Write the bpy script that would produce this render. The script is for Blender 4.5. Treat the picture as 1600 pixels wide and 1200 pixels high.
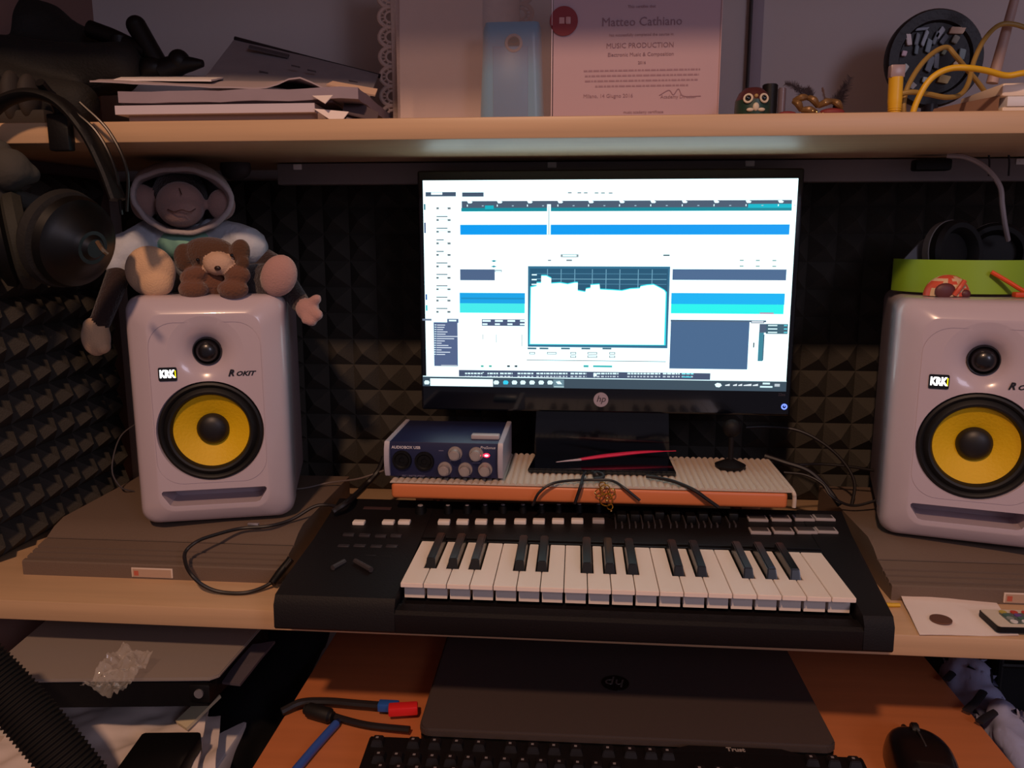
import bpy, bmesh, math, random
from mathutils import Vector, Matrix, noise
random.seed(7)
for o in list(bpy.data.objects): bpy.data.objects.remove(o)
S = bpy.context.scene
COL = S.collection
R = math.radians
V = Vector
# ------------------------------------------------------------------ camera
F, PIT, YAW, CH = 1265., .178, .0835, .399
cam = bpy.data.cameras.new('camera'); cam.sensor_width = 36; cam.lens = 36*F/1600; cam.clip_start = .02
co = bpy.data.objects.new('camera', cam); COL.objects.link(co)
co.location = (0, 0, CH); co.rotation_euler = (math.pi/2-PIT, 0, YAW); S.camera = co
# ------------------------------------------------------------------ light
W = bpy.data.worlds.new('world'); S.world = W; W.use_nodes = True
W.node_tree.nodes['Background'].inputs[0].default_value = (.84, .72, .92, 1)
W.node_tree.nodes['Background'].inputs[1].default_value = .13
def lamp(name, loc, power, color, radius):
    l = bpy.data.lights.new(name, 'POINT'); l.energy = power; l.color = color; l.shadow_soft_size = radius
    o = bpy.data.objects.new(name, l); o.location = loc; COL.objects.link(o); return o
lamp('ceiling_lamp', (-.3, -1.0, 1.94), 126, (1, .60, .38), .07)
wl = bpy.data.lights.new('window_light', 'AREA'); wl.energy = 6.5; wl.color = (.80, .76, 1); wl.specular_factor = .25; wl.shape = 'RECTANGLE'; wl.size = .5; wl.size_y = .6
wo = bpy.data.objects.new('window_light', wl); COL.objects.link(wo); wo.location = (1.15, -1.2, 1.0); wo.rotation_euler = (V((0, .9, .3))-wo.location).to_track_quat('-Z', 'Y').to_euler()
S.view_settings.view_transform = 'Standard'; S.view_settings.look = 'None'
S.view_settings.exposure = 0; S.view_settings.gamma = 1; S.view_settings.use_curve_mapping = False
# ------------------------------------------------------------------ calibrated measuring helpers (pixel of the survey photo -> point on a real plane)
_cp, _sp, _cy, _sy = math.cos(PIT), math.sin(PIT), math.cos(YAW), math.sin(YAW)
_f = V((-_sy*_cp, _cy*_cp, -_sp)); _r = V((_cy, _sy, 0)); _u = _r.cross(_f)
def _ray(x, y): return _f + (x-800)/F*_r - (y-600)/F*_u
def Z(x, y, z): d = _ray(x, y); t = (z-CH)/d.z; return V((d.x*t, d.y*t, z))
def Y(x, y, Yv): d = _ray(x, y); t = Yv/d.y; return V((d.x*t, Yv, CH+d.z*t))
# ------------------------------------------------------------------ materials
def lin(h):
    h = h.lstrip('#'); c = [int(h[i:i+2], 16)/255 for i in (0, 2, 4)]
    return tuple((x/12.92 if x <= .04045 else ((x+.055)/1.055)**2.4) for x in c)+(1,)
MATS = {}
def mat(name, hexc, rough=.6, metal=0, bump=0, bscale=200, var=0, vscale=20, emit=0, alpha=1, trans=0, coat=0, spec=.5, kind='noise', sheen=0):
    if name in MATS: return MATS[name]
    m = bpy.data.materials.new(name); m.use_nodes = True; nt = m.node_tree; b = nt.nodes['Principled BSDF']
    c = lin(hexc)
    b.inputs['Base Color'].default_value = c; b.inputs['Roughness'].default_value = rough; b.inputs['Metallic'].default_value = metal
    b.inputs['Specular IOR Level'].default_value = spec
    b.inputs['Coat Weight'].default_value = coat; b.inputs['Transmission Weight'].default_value = trans; b.inputs['Alpha'].default_value = alpha
    b.inputs['Sheen Weight'].default_value = sheen
    if emit:
        b.inputs['Emission Color'].default_value = c; b.inputs['Emission Strength'].default_value = emit
    if var or bump:
        tc = nt.nodes.new('ShaderNodeTexCoord')
        if var:
            n = nt.nodes.new('ShaderNodeTexNoise'); n.inputs['Scale'].default_value = vscale; n.inputs['Detail'].default_value = 6
            if kind == 'wood':
                mp = nt.nodes.new('ShaderNodeMapping'); mp.inputs['Scale'].default_value = (1.2, 22, 40)
                nt.links.new(tc.outputs['Object'], mp.inputs[0]); nt.links.new(mp.outputs[0], n.inputs['Vector'])
            else: nt.links.new(tc.outputs['Object'], n.inputs['Vector'])
            mx = nt.nodes.new('ShaderNodeMixRGB'); mx.blend_type = 'MIX'
            mx.inputs[1].default_value = tuple(v*(1-var) for v in c[:3])+(1,); mx.inputs[2].default_value = tuple(min(1, v*(1+var)) for v in c[:3])+(1,)
            nt.links.new(n.outputs['Fac'], mx.inputs[0]); nt.links.new(mx.outputs[0], b.inputs['Base Color'])
        if bump:
            n2 = nt.nodes.new('ShaderNodeTexNoise'); n2.inputs['Scale'].default_value = bscale; n2.inputs['Detail'].default_value = 4
            nt.links.new(tc.outputs['Object'], n2.inputs['Vector'])
            bp = nt.nodes.new('ShaderNodeBump'); bp.inputs['Strength'].default_value = bump; bp.inputs['Distance'].default_value = .002
            nt.links.new(n2.outputs['Fac'], bp.inputs['Height']); nt.links.new(bp.outputs[0], b.inputs['Normal'])
    MATS[name] = m; return m
wood = mat('light_wood_laminate', 'c9a47f', .42, var=.16, vscale=3, kind='wood')
woodr = mat('orange_wood_laminate', 'c97848', .5, var=.14, vscale=3, kind='wood')
wallm = mat('grey_lilac_wall_paint', 'cfc4c2', .8, bump=.15, bscale=60, var=.05, vscale=5)
wallb = mat('brown_wall_side', '8a6a62', .8, bump=.1, bscale=60)
floorm = mat('dark_floor', '4a3a30', .6, var=.1)
foam = mat('charcoal_foam', '433f3a', .95, bump=.5, bscale=500, var=.12, vscale=30, spec=.1)
foamd = foam
spk = mat('pearl_white_gloss', 'c4b4bc', .22, coat=.35)
spkd = mat('speaker_side_black', '1b191b', .5)
rubber = mat('black_rubber', '100e0e', .55)
cone = mat('yellow_cone', 'e6b800', .6, bump=.25, bscale=300)
cap = mat('dust_cap', '1a1616', .45)
blk = mat('black_plastic', '0a0809', .5, bump=.1, bscale=400, spec=.3)
blk2 = mat('soft_black_plastic', '120d0e', .6, bump=.15, bscale=500, spec=.25)
gloss = mat('piano_black', '060810', .12, coat=.3)
keyw = mat('white_key', 'f4e2d4', .25)
keyside = keyw
keyb = mat('black_key', '0b0909', .3, coat=.15)
btn = mat('cream_button', 'e9ddd4', .5)
padg = mat('grey_pad_rim', 'a79c9a', .5)
pad = mat('dark_pad', '3a3232', .7)
grey = mat('dark_grey_plastic', '3a3436', .6)
taupe = mat('taupe_plastic', '6c594c', .7, bump=.2, bscale=500)
silver = mat('silver', 'c8c2c4', .3, metal=.8)
white = mat('white_plastic', 'e6e0dc', .4)
paper = mat('paper', 'e8dfdc', .8, var=.03, vscale=15)
# ------------------------------------------------------------------ object helpers
def tag(o, label=None, cat=None, group=None, kind=None):
    if label: o['label'] = label
    if cat: o['category'] = cat
    if group: o['group'] = group
    if kind: o['kind'] = kind
    return o
def thing(name, label, cat, loc=(0, 0, 0), rz=0, group=None, rot=None):
    o = bpy.data.objects.new(name, None); COL.objects.link(o); o.empty_display_size = .02
    o.location = loc; o.rotation_euler = rot if rot else (0, 0, rz)
    return tag(o, label, cat, group)
def smooth(me, ang=35):
    me.polygons.foreach_set('use_smooth', [True]*len(me.polygons))
    bm = bmesh.new(); bm.from_mesh(me)
    for e in bm.edges:
        if len(e.link_faces) == 2 and e.calc_face_angle(0) > R(ang): e.smooth = False
    bm.to_mesh(me); bm.free()
def link(name, me, parent=None, world=False):
    o = bpy.data.objects.new(name, me); COL.objects.link(o)
    if parent:
        o.parent = parent
        if world:
            m = Matrix.LocRotScale(parent.location, parent.rotation_euler, None)
            if parent.parent: m = Matrix.Identity(4)
            o.matrix_parent_inverse = m.inverted()
    return o
def build(name, bm, mats, parent=None, world=False, ang=35):
    bmesh.ops.recalc_face_normals(bm, faces=bm.faces)
    me = bpy.data.meshes.new(name); bm.to_mesh(me); bm.free()
    for m in (mats if isinstance(mats, (list, tuple)) else [mats]): me.materials.append(m)
    smooth(me, ang)
    o = link(name, me, parent, world)
    if not parent: ground(o)
    return o
def ground(o):
    vs = [v.co for v in o.data.vertices]
    if not vs: return
    c = V(((min(v.x for v in vs)+max(v.x for v in vs))/2, (min(v.y for v in vs)+max(v.y for v in vs))/2, min(v.z for v in vs)))
    o.data.transform(Matrix.Translation(-c)); o.location = o.location + c
def child(name, bm, mats, parent, grand=None, **k):
    """sub-part: shares the frame of its part (identity) """
    return build(name, bm, mats, parent, **k)
def T(loc=(0, 0, 0), rot=(0, 0, 0), s=(1, 1, 1)):
    from mathutils import Euler
    return Matrix.LocRotScale(V(loc), Euler(rot), V(s))
def setm(bm, n0, mi):
    bm.faces.ensure_lookup_table()
    for f in bm.faces[n0:]: f.material_index = mi
def box(bm, lo, hi, bev=0, seg=2, M=None, mi=0):
    n0 = len(bm.faces)
    b2 = bmesh.new(); bmesh.ops.create_cube(b2, size=1)
    for v in b2.verts:
        v.co = V([lo[i]+(v.co[i]+.5)*(hi[i]-lo[i]) for i in range(3)])
    if bev: bmesh.ops.bevel(b2, geom=b2.edges[:], offset=bev, segments=seg, affect='EDGES', profile=.5)
    merge(bm, b2, M, mi)
def merge(bm, b2, M=None, mi=0):
    if M is not None: b2.transform(M)
    vm = {}
    for v in b2.verts: vm[v] = bm.verts.new(v.co)
    for f in b2.faces:
        try: nf = bm.faces.new([vm[v] for v in f.verts]); nf.material_index = mi if mi is not None else f.material_index
        except ValueError: pass
    b2.free()
def cyl(bm, a, b, r, r2=None, n=24, mi=0, bev=0):
    a, b = V(a), V(b); d = b-a; r2 = r if r2 is None else r2
    b2 = bmesh.new(); bmesh.ops.create_cone(b2, cap_ends=True, segments=n, radius1=r, radius2=r2, depth=d.length)
    if bev:
        es = [e for e in b2.edges if abs(e.verts[0].co.z-e.verts[1].co.z) < 1e-7]
        bmesh.ops.bevel(b2, geom=es, offset=bev, segments=2, affect='EDGES')
    M = Matrix.Translation((a+b)/2) @ d.to_track_quat('Z', 'Y').to_matrix().to_4x4()
    merge(bm, b2, M, mi)
def ell(bm, c, r, rot=(0, 0, 0), sub=3, mi=0):
    b2 = bmesh.new(); bmesh.ops.create_icosphere(b2, subdivisions=sub, radius=1)
    if not hasattr(r, '__len__'): r = (r, r, r)
    merge(bm, b2, T(c, rot, r), mi)
def lathe(bm, prof, M=None, n=48, mi=0, close=True, sx=1):
    """prof: (radius, height) revolved about local z"""
    b2 = bmesh.new(); rings = []
    for r, h in prof:
        if r < 1e-6: rings.append([b2.verts.new((0, 0, h))])
        else: rings.append([b2.verts.new((r*math.cos(2*math.pi*k/n)*sx, r*math.sin(2*math.pi*k/n), h)) for k in range(n)])
    for A, B in zip(rings, rings[1:]):
        for k in range(n):
            k2 = (k+1) % n
            if len(A) == 1 and len(B) == 1: continue
            if len(A) == 1: b2.faces.new([A[0], B[k], B[k2]])
            elif len(B) == 1: b2.faces.new([A[k], B[0], A[k2]])
            else: b2.faces.new([A[k], B[k], B[k2], A[k2]])
    merge(bm, b2, M, mi)
def spline(pts, n=8):
    pts = [V(p) for p in pts]; out = []
    P = [pts[0]*2-pts[1]]+pts+[pts[-1]*2-pts[-2]]
    for i in range(1, len(P)-2):
        for k in range(n):
            t = k/n; a, b, c, d = P[i-1:i+3]
            out.append(.5*((2*b)+(c-a)*t+(2*a-5*b+4*c-d)*t*t+(3*b-a-3*c+d)*t**3))
    out.append(pts[-1]); return out
def tube(bm, pts, r, n=10, mi=0, sm=8, closed=False, flat=1.0):
    P = spline(pts, sm) if sm else [V(p) for p in pts]
    rr = r if callable(r) else (lambda t: r)
    rings = []; up = V((0, 0, 1)); N = len(P)
    prev = None
    for i, p in enumerate(P):
        if closed: d = P[(i+1) % N]-P[i-1]
        else: d = P[min(i+1, N-1)]-P[max(i-1, 0)]
        if d.length < 1e-9: d = V((0, 0, 1))
        d.normalize()
        if prev is None:
            a = d.cross(up)
            if a.length < .1: a = d.cross(V((1, 0, 0)))
        else: a = prev-d*prev.dot(d)
        a.normalize(); prev = a; b = d.cross(a)
        q = rr(i/(N-1))
        rings.append([bm.verts.new(p+a*q*math.cos(2*math.pi*k/n)+b*q*flat*math.sin(2*math.pi*k/n)) for k in range(n)])
    pairs = list(zip(rings, rings[1:]))
    if closed: pairs.append((rings[-1], rings[0]))
    for A, B in pairs:
        for k in range(n):
            f = bm.faces.new([A[k], A[(k+1) % n], B[(k+1) % n], B[k]]); f.material_index = mi
    if not closed:
        for rg in (rings[0], rings[-1]):
            f = bm.faces.new(rg); f.material_index = mi
def prism(bm, poly, z0, z1, M=None, mi=0, bev=0):
    """poly (x,y) extruded along z"""
    b2 = bmesh.new()
    A = [b2.verts.new((x, y, z0)) for x, y in poly]; B = [b2.verts.new((x, y, z1)) for x, y in poly]
    b2.faces.new(A); b2.faces.new(B); n = len(poly)
    for k in range(n): b2.faces.new([A[k], A[(k+1) % n], B[(k+1) % n], B[k]])
    bmesh.ops.recalc_face_normals(b2, faces=b2.faces)
    if bev: bmesh.ops.bevel(b2, geom=b2.edges[:], offset=bev, segments=2, affect='EDGES')
    merge(bm, b2, M, mi)
def rrect(w, h, r, n=6, cx=0, cy=0):
    P = []
    for (sx, sy, a0) in ((1, 1, 0), (-1, 1, 90), (-1, -1, 180), (1, -1, 270)):
        for k in range(n+1):
            a = R(a0+90*k/n); P.append((cx+sx*(w/2-r)+r*math.cos(a), cy+sy*(h/2-r)+r*math.sin(a)))
    return P
MXZ = Matrix(((1, 0, 0, 0), (0, 0, 1, 0), (0, 1, 0, 0), (0, 0, 0, 1)))   # (x,y,z) -> (x, z, y): polygons drawn in x/z, extruded along y
def evaluated(o):
    dg = bpy.context.evaluated_depsgraph_get(); dg.update()
    me = bpy.data.meshes.new_from_object(o.evaluated_get(dg)); return me
def boolean(o, cutters):
    for c in cutters:
        md = o.modifiers.new('b', 'BOOLEAN'); md.operation = 'DIFFERENCE'; md.solver = 'EXACT'; md.object = c
    bpy.context.view_layer.update()
    me = evaluated(o); o.modifiers.clear(); o.data = me
    for c in cutters: bpy.data.objects.remove(c)
    smooth(me, 30)
def blob(name, elems, mats, parent=None, world=False, voxel=.0025, sm=4, disp=0, seed=0, ds=25):
    """one continuous body: elems = (kind, a, b/r, r, mat index); joined, remeshed, smoothed"""
    bm = bmesh.new()
    for e in elems:
        if e[0] == 'e': ell(bm, e[1], e[2], e[4] if len(e) > 4 else (0, 0, 0))
        else:
            a, b = V(e[1]), V(e[2]); r1, r2 = e[3] if hasattr(e[3], '__len__') else (e[3], e[3])
            n = max(3, int((b-a).length/min(r1, r2)*2.5))
            for k in range(n+1): ell(bm, a.lerp(b, k/n), r1+(r2-r1)*k/n, sub=2)
    me = bpy.data.meshes.new('t'); bm.to_mesh(me); bm.free()
    t = bpy.data.objects.new('t', me); COL.objects.link(t)
    md = t.modifiers.new('r', 'REMESH'); md.mode = 'VOXEL'; md.voxel_size = voxel
    s = t.modifiers.new('s', 'SMOOTH'); s.iterations = sm; s.factor = .6
    bpy.context.view_layer.update()
    me = evaluated(t); bpy.data.objects.remove(t)
    me.materials.clear()
    for m in mats: me.materials.append(m)
    if disp:
        for v in me.vertices:
            v.co += v.normal*disp*noise.noise(v.co*ds+V((seed, 0, 0)))
    if len(mats) > 1:
        for p in me.polygons:
            c = p.center; best = 1e9
            for e in elems:
                if e[0] == 'e':
                    r = e[2] if hasattr(e[2], '__len__') else (e[2],)*3
                    q = c-V(e[1]); d = (math.sqrt(sum((q[i]/r[i])**2 for i in range(3)))-1)*min(r); mi = e[3]
                else:
                    a, b = V(e[1]), V(e[2]); t_ = max(0, min(1, (c-a).dot(b-a)/max(1e-9, (b-a).length_squared)))
                    r1, r2 = e[3] if hasattr(e[3], '__len__') else (e[3], e[3])
                    d = (c-a.lerp(b, t_)).length-(r1+(r2-r1)*t_); mi = e[4]
                if d < best: best = d; p.material_index = mi
    me.polygons.foreach_set('use_smooth', [True]*len(me.polygons))
    o = link(name, me, parent, world)
    if not parent: ground(o)
    return o
def sheet(bm, c4, thick=.0006, amp=0, n=14, seed=0, sc=12, mi=0, bend=None):
    """paper sheet through 4 corners (a,b,c,d round), crumpled by noise"""
    a, b, c, d = [V(p) for p in c4]; nrm = (b-a).cross(d-a).normalized()
    if nrm.z < 0: nrm = -nrm
    top = []
    for i in range(n+1):
        row = []
        for j in range(n+1):
            u, v = i/n, j/n; p = a.lerp(b, u).lerp(d.lerp(c, u), v)
            h = amp*(noise.noise(p*sc+V((seed*3.1, 0, 0)))+.4*noise.noise(p*sc*3+V((seed, 9, 0))))
            if bend: h += bend(u, v)
            row.append(p+nrm*h)
        top.append(row)
    A = [[bm.verts.new(p+nrm*thick/2) for p in r] for r in top]; B = [[bm.verts.new(p-nrm*thick/2) for p in r] for r in top]
    def q(*vs):
        f = bm.faces.new(vs); f.material_index = mi
    for i in range(n):
        for j in range(n):
            q(A[i][j], A[i+1][j], A[i+1][j+1], A[i][j+1]); q(B[i][j], B[i][j+1], B[i+1][j+1], B[i+1][j])
    for i in range(n):
        q(A[i][0], B[i][0], B[i+1][0], A[i+1][0]); q(A[i][n], A[i+1][n], B[i+1][n], B[i][n])
        q(A[0][i], A[0][i+1], B[0][i+1], B[0][i]); q(A[n][i], B[n][i], B[n][i+1], A[n][i+1])
def text(name, body, size, m, parent, M, ext=.0003, align='CENTER', shear=0, world=False, bold=0):
    cu = bpy.data.curves.new('txt', 'FONT'); cu.body = body; cu.size = size; cu.extrude = ext; cu.align_x = align; cu.align_y = 'CENTER'; cu.shear = shear; cu.offset = bold; cu.resolution_u = 2
    t = bpy.data.objects.new('txt', cu); COL.objects.link(t); bpy.context.view_layer.update()
    me = evaluated(t); bpy.data.objects.remove(t)
    me.transform(M); me.materials.clear(); me.materials.append(m)
    return link(name, me, parent, world)
FRONT = Matrix.Rotation(R(90), 4, 'X')     # text facing -y
# ------------------------------------------------------------------ the room and the built-in boards
def struct(name, lo, hi, m, bev=0):
    bm = bmesh.new(); box(bm, lo, hi, bev); o = build(name, bm, m); o['kind'] = 'structure'; return o
struct('wall_back', (-.80, 1.25, -.75), (1.2, 1.33, 1.25), wallm)
struct('wall_left', (-.82, .2, -.75), (-.742, 1.25, 1.25), wallb)
struct('floor', (-.82, -.4, -.80), (1.3, 1.33, -.75), floorm)
DZ = -.0235
def desk_like(name, label, cat, lo, hi, m, bev=.0012):
    bm = bmesh.new(); box(bm, lo, hi, bev, 2); return tag(build(name, bm, m), label, cat)
desk_like('desk_board', 'pale wood desk top that carries both speakers and the piano keyboard', 'desk', (-.739, .80, DZ), (.95, 1.248, 0), wood, .002)
desk_like('shelf', 'pale wood shelf above the monitor holding papers and ornaments', 'shelf', (-.739, .88, .502), (.95, 1.248, .5245), wood, .002)
desk_like('shelf', 'unseen upper pale wood shelf, set forward to shade the wall from the lamp', 'shelf', (-.739, .64, .86), (.95, 1.248, .8825), wood, .002)  # out of view; placed and set forward to keep lamp light off the wall
# batten under the shelf
t = thing('cable_trunking', 'pale grey strip fixed under the shelf above the monitor', 'trunking', (0.2, 1.13, .472))
bm = bmesh.new(); box(bm, (-.62, -.008, 0), (.72, .012, .0285), .002); build('strip', bm, mat('trunk_grey', '7d7474', .6), t)
for x in (-.59, -.24, .02, .36, .60):
    bm = bmesh.new(); box(bm, (x-.006, -.010, .020), (x+.006, -.008, .0275), .0008); cyl(bm, (x, -.0105, .024), (x, -.0095, .024), .002, n=12); build('bracket', bm, white, t)
tr = bmesh.new(); box(tr, (0.236, 1.238, .5247), (.252, 1.2498, .86), .001); box(tr, (.2335, 1.2375, .5247), (.236, 1.2498, .86), .0006, mi=1)
tag(build('cable_duct', tr, [mat('duct_paint', '9a8e98', .6), grey]), 'thin grey vertical cable duct on the wall right of the certificate', 'duct')
# ------------------------------------------------------------------ acoustic foam
def foam_panel(name, label, origin, ux, uz, nrm, nu, nv, p, h, base):
    bm = bmesh.new(); o, ux, uz, n = V(origin), V(ux), V(uz), V(nrm)
    g = {}
    for i in range(nu+1):
        for j in range(nv+1): g[i, j] = bm.verts.new(o+ux*i*p+uz*j*p+n*base)
    for i in range(nu):
        for j in range(nv):
            c = bm.verts.new(o+ux*(i+.5)*p+uz*(j+.5)*p+n*(base+h*(1+.08*random.uniform(-1, 1))))
            q = [g[i, j], g[i+1, j], g[i+1, j+1], g[i, j+1]]
            for k in range(4): bm.faces.new([q[k], q[(k+1) % 4], c])
    b = [bm.verts.new(o+ux*i*p+uz*j*p) for i, j in ((0, 0), (nu, 0), (nu, nv), (0, nv))]
    bm.faces.new(b)
    E = [[g[i, 0] for i in range(nu+1)], [g[nu, j] for j in range(nv+1)], [g[i, nv] for i in range(nu, -1, -1)], [g[0, j] for j in range(nv, -1, -1)]]
    for k in range(4): bm.faces.new(E[k]+[b[(k+1) % 4], b[k]])
    me_o = build(name, bm, foam, ang=10); return tag(me_o, label, 'acoustic foam')
foam_panel('foam_panel', 'dark pyramid foam panel covering the wall behind the monitor', (-.716, 1.249, .002), (1, 0, 0), (0, 0, 1), (0, -1, 0), 41, 12, .0403, .021, .014)
foam_panel('foam_panel', 'dark pyramid foam panel on the wall left of the speaker', (-.741, 1.2, .002), (0, -1, 0), (0, 0, 1), (1, 0, 0), 16, 12, .0403, .021, .014)

# ------------------------------------------------------------------ speakers
SW, SH, SD = .185, .285, .232
def make_speaker(label, loc, rz, group):
    t = thing('studio_speaker', label, 'speaker', loc, rz, group)
    # local frame: x across (centre 0), y depth (0 = front), z up from base
    def ring(w, h, y, r): return [(x, y, z+SH/2) for x, z in rrect(w, h, r, 6)]
    bm = bmesh.new()
    rings = [ring(SW-.056, SH-.044, 0, .018), ring(SW-.052, SH-.040, .0005, .019), ring(SW-.018, SH-.014, .0105, .022), ring(SW-.010, SH-.008, .0135, .021), ring(SW-.003, SH-.003, .019, .019), ring(SW, SH, .028, .017), ring(SW, SH, .062, .015)]
    vr = [[bm.verts.new(p) for p in r] for r in rings]
    for A, B in zip(vr, vr[1:]):
        for k in range(len(A)): bm.faces.new([A[k], A[(k+1) % len(A)], B[(k+1) % len(A)], B[k]])
    bm.faces.new(vr[0]); bm.faces.new(vr[-1])
    baf = build('front_baffle', bm, spk, t)
    cut = []
    def cutter(fn):
        b = bmesh.new(); fn(b); bmesh.ops.recalc_face_normals(b, faces=b.faces)
        me = bpy.data.meshes.new('c'); b.to_mesh(me); b.free(); me.materials.append(spk)
        o = bpy.data.objects.new('c', me); COL.objects.link(o); o.parent = t; cut.append(o)
    WZ, TZ = .120, .2175
    face = Matrix.Rotation(R(-90), 4, 'X')          # local +z -> +y (into the cabinet)
    cutter(lambda b: lathe(b, [(0, -.002), (.0635, -.002), (.0625, .001), (.0615, .004), (.0605, .03), (0, .03)], T((0, 0, WZ)) @ face, 64))
    cutter(lambda b: lathe(b, [(0, -.003), (.046, -.003), (.044, 0), (.036, .0015), (.028, .004), (.022, .008), (.0175, .013), (.0165, .02), (0, .02)], T((0, 0, TZ)) @ face, 48))
    pl = [(-.060, .0470), (.060, .0470), (.0620, .0450), (.0615, .0420), (.053, .0290), (.048, .0275), (-.048, .0275), (-.053, .0290), (-.0615, .0420), (-.0620, .0450)]
    cutter(lambda b: prism(b, pl, -.002, .045, MXZ))
    # thin outline groove of the inner panel
    def groove(b):
        o_ = [(x, z) for x, z in rrect(.129, .199, .030, 8, 0, .1545)]; i_ = [(x, z) for x, z in rrect(.1278, .1978, .0294, 8, 0, .1545)]
        n = len(o_)
        vo = [[b.verts.new((x, y, z)) for x, z in P] for P, y in ((o_, -.001), (i_, -.001), (i_, .0007), (o_, .0007))]
        for a in range(4):
            A, B = vo[a], vo[(a+1) % 4]
            for k in range(n): b.faces.new([A[k], A[(k+1) % n], B[(k+1) % n], B[k]])
    cutter(groove)
    boolean(baf, cut)
    bm = bmesh.new()
    A = [bm.verts.new((x, .061, z)) for x, _, z in ring(SW-.003, SH-.003, 0, .014)]; B = [bm.verts.new((x, SD, z)) for x, _, z in ring(SW-.003, SH-.003, 0, .014)]
    for k in range(len(A)): bm.faces.new([A[k], A[(k+1) % len(A)], B[(k+1) % len(A)], B[k]])
    bm.faces.new(A); bm.faces.new(B); build('cabinet', bm, mat('cabinet_white_vinyl', 'a89aa2', .5), t)
    # woofer
    bm = bmesh.new(); M = T((0, 0, WZ)) @ face
    lathe(bm, [(.0612, .004), (.0605, .0005), (.058, -.0008), (.0555, .001), (.0545, .003), (.052, .000), (.0495, -.002), (.047, -.0012), (.0455, .002), (.0445, .006)], M, 64)
    w = build('surround', bm, rubber, t)
    bm = bmesh.new(); lathe(bm, [(.0450, .0055), (.038, .009), (.030, .0125), (.018, .018)], M, 64); build('cone', bm, cone, t)
    bm = bmesh.new(); lathe(bm, [(.0195, .0175), (.0185, .013), (.015, .0095), (.009, .007), (.0, .006)], M, 48); build('dust_cap', bm, cap, t)
    # tweeter
    M = T((0, 0, TZ)) @ face
    bm = bmesh.new(); lathe(bm, [(.0172, .0125), (.0165, .010), (.0155, .0102), (.0145, .0125), (.0135, .011), (.0115, .0072), (.008, .0045), (.004, .0034), (0, .003)], M, 40); build('tweeter', bm, mat('tweeter_dome', '141114', .3, coat=.3), t)
    # lit logo plate and lettering
    bm = bmesh.new(); prism(bm, rrect(.021, .0165, .0018, 3, -.0445, .1925), -.0012, .0004, MXZ); lg = build('logo_plate', bm, mat('logo_black', '15171c', .3), t)
    text('logo_letters', 'KRK', .0086, mat('logo_glow', 'ffffff', .5, emit=2.2), lg, T((-.0450, -.0013, .1925), (R(90), 0, 0)) @ Matrix.Diagonal((1.02, 1.45, 1, 1)), .0002, bold=.00045)
    bm = bmesh.new(); box(bm, (-.0362, -.0014, .188), (-.0352, -.0011, .197)); build('logo_edge', bm, mat('logo_yellow', 'f5e800', .5, emit=1.3), lg)
    text('lettering', 'R', .0110, mat('letter_dark', '1c1a20', .4), t, T((.0275, -.0002, .1915), (R(90), 0, 0)), .0002, shear=.35, bold=.0004)
    text('lettering', 'OKIT', .0078, mat('letter_dark', '1c1a20', .4), t, T((.0440, -.0002, .1905), (R(90), 0, 0)) @ Matrix.Diagonal((1.2, 1, 1, 1)), .0002, shear=.35, bold=.0003)
    # foot pad
    bm = bmesh.new(); box(bm, (-.07, .03, -.003), (.07, .20, .0012)); build('foot_pad', bm, rubber, t)
    return t
la = .2726
c = V((-.5365, .905, 0)); SZ = .0465
make_speaker('white and yellow studio speaker with soft toys sitting on its top', (c.x+math.cos(la)*SW/2, c.y+math.sin(la)*SW/2, SZ), la, 'studio speakers')
c = V((.361, .955, 0)); ra = -.2726
make_speaker('white and yellow studio speaker right of the monitor under green headphones', (c.x+math.cos(ra)*SW/2, c.y+math.sin(ra)*SW/2, SZ), ra, 'studio speakers')

# ------------------------------------------------------------------ taupe boxes under the speakers
def taupe_box(label, x0, x1, y0, y1):
    t = thing('plastic_case', label, 'case', ((x0+x1)/2, y0, 0))
    w = (x1-x0)/2; d = y1-y0
    prof = [(0, 0), (0, .0165), (.002, .0180), (.0065, .0185), (.007, .0135), (.0095, .0135), (.010, .0195), (.0165, .0212), (.017, .0162), (.0195, .0162), (.020, .0222), (.0265, .0238), (.027, .0188), (.0295, .0188), (.030, .0248), (.046, .0285), (.047, .0265), (.0485, .0265), (.049, .0295), (.064, .0375), (.084, .0432), (d, .0432), (d, 0)]
    bm = bmesh.new(); prism(bm, prof, -w, w, Matrix(((0, 0, 1, 0), (1, 0, 0, 0), (0, 1, 0, 0), (0, 0, 0, 1)))); build('case_body', bm, taupe, t, ang=20)
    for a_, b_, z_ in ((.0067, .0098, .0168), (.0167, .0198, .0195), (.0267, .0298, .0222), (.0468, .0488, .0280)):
        bm = bmesh.new(); box(bm, (-w+.0005, a_, z_-.004), (w-.0005, b_, z_)); build('groove_shade', bm, mat('groove_shade_tone', '2c2420', .8), t)  # dark strips stand in for the shade inside the grooves
    return t
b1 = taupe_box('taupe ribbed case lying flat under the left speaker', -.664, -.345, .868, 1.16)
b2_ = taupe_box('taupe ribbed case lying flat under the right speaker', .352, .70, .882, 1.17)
for b, x in ((b1, Y(238, 893, .868).x), (b2_, Y(1605, 937, .882).x)):
    X = x-b.location.x
    bm = bmesh.new(); box(bm, (X-.0255, -.0012, .0022), (X+.0255, .0002, .0142), .0006); l = build('label_plate', bm, mat('plate_silver', 'd8c4b4', .35), b)
    bm = bmesh.new(); box(bm, (X-.0235, -.0015, .003), (X+.0235, -.0011, .0126)); l2 = build('plate_face', bm, mat('plate_beige', 'b89a84', .4), l)
    bm = bmesh.new(); box(bm, (X-.0220, -.0017, .0045), (X-.0165, -.0014, .0105)); build('plate_mark', bm, mat('plate_red', 'c0604c', .4), l)

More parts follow.
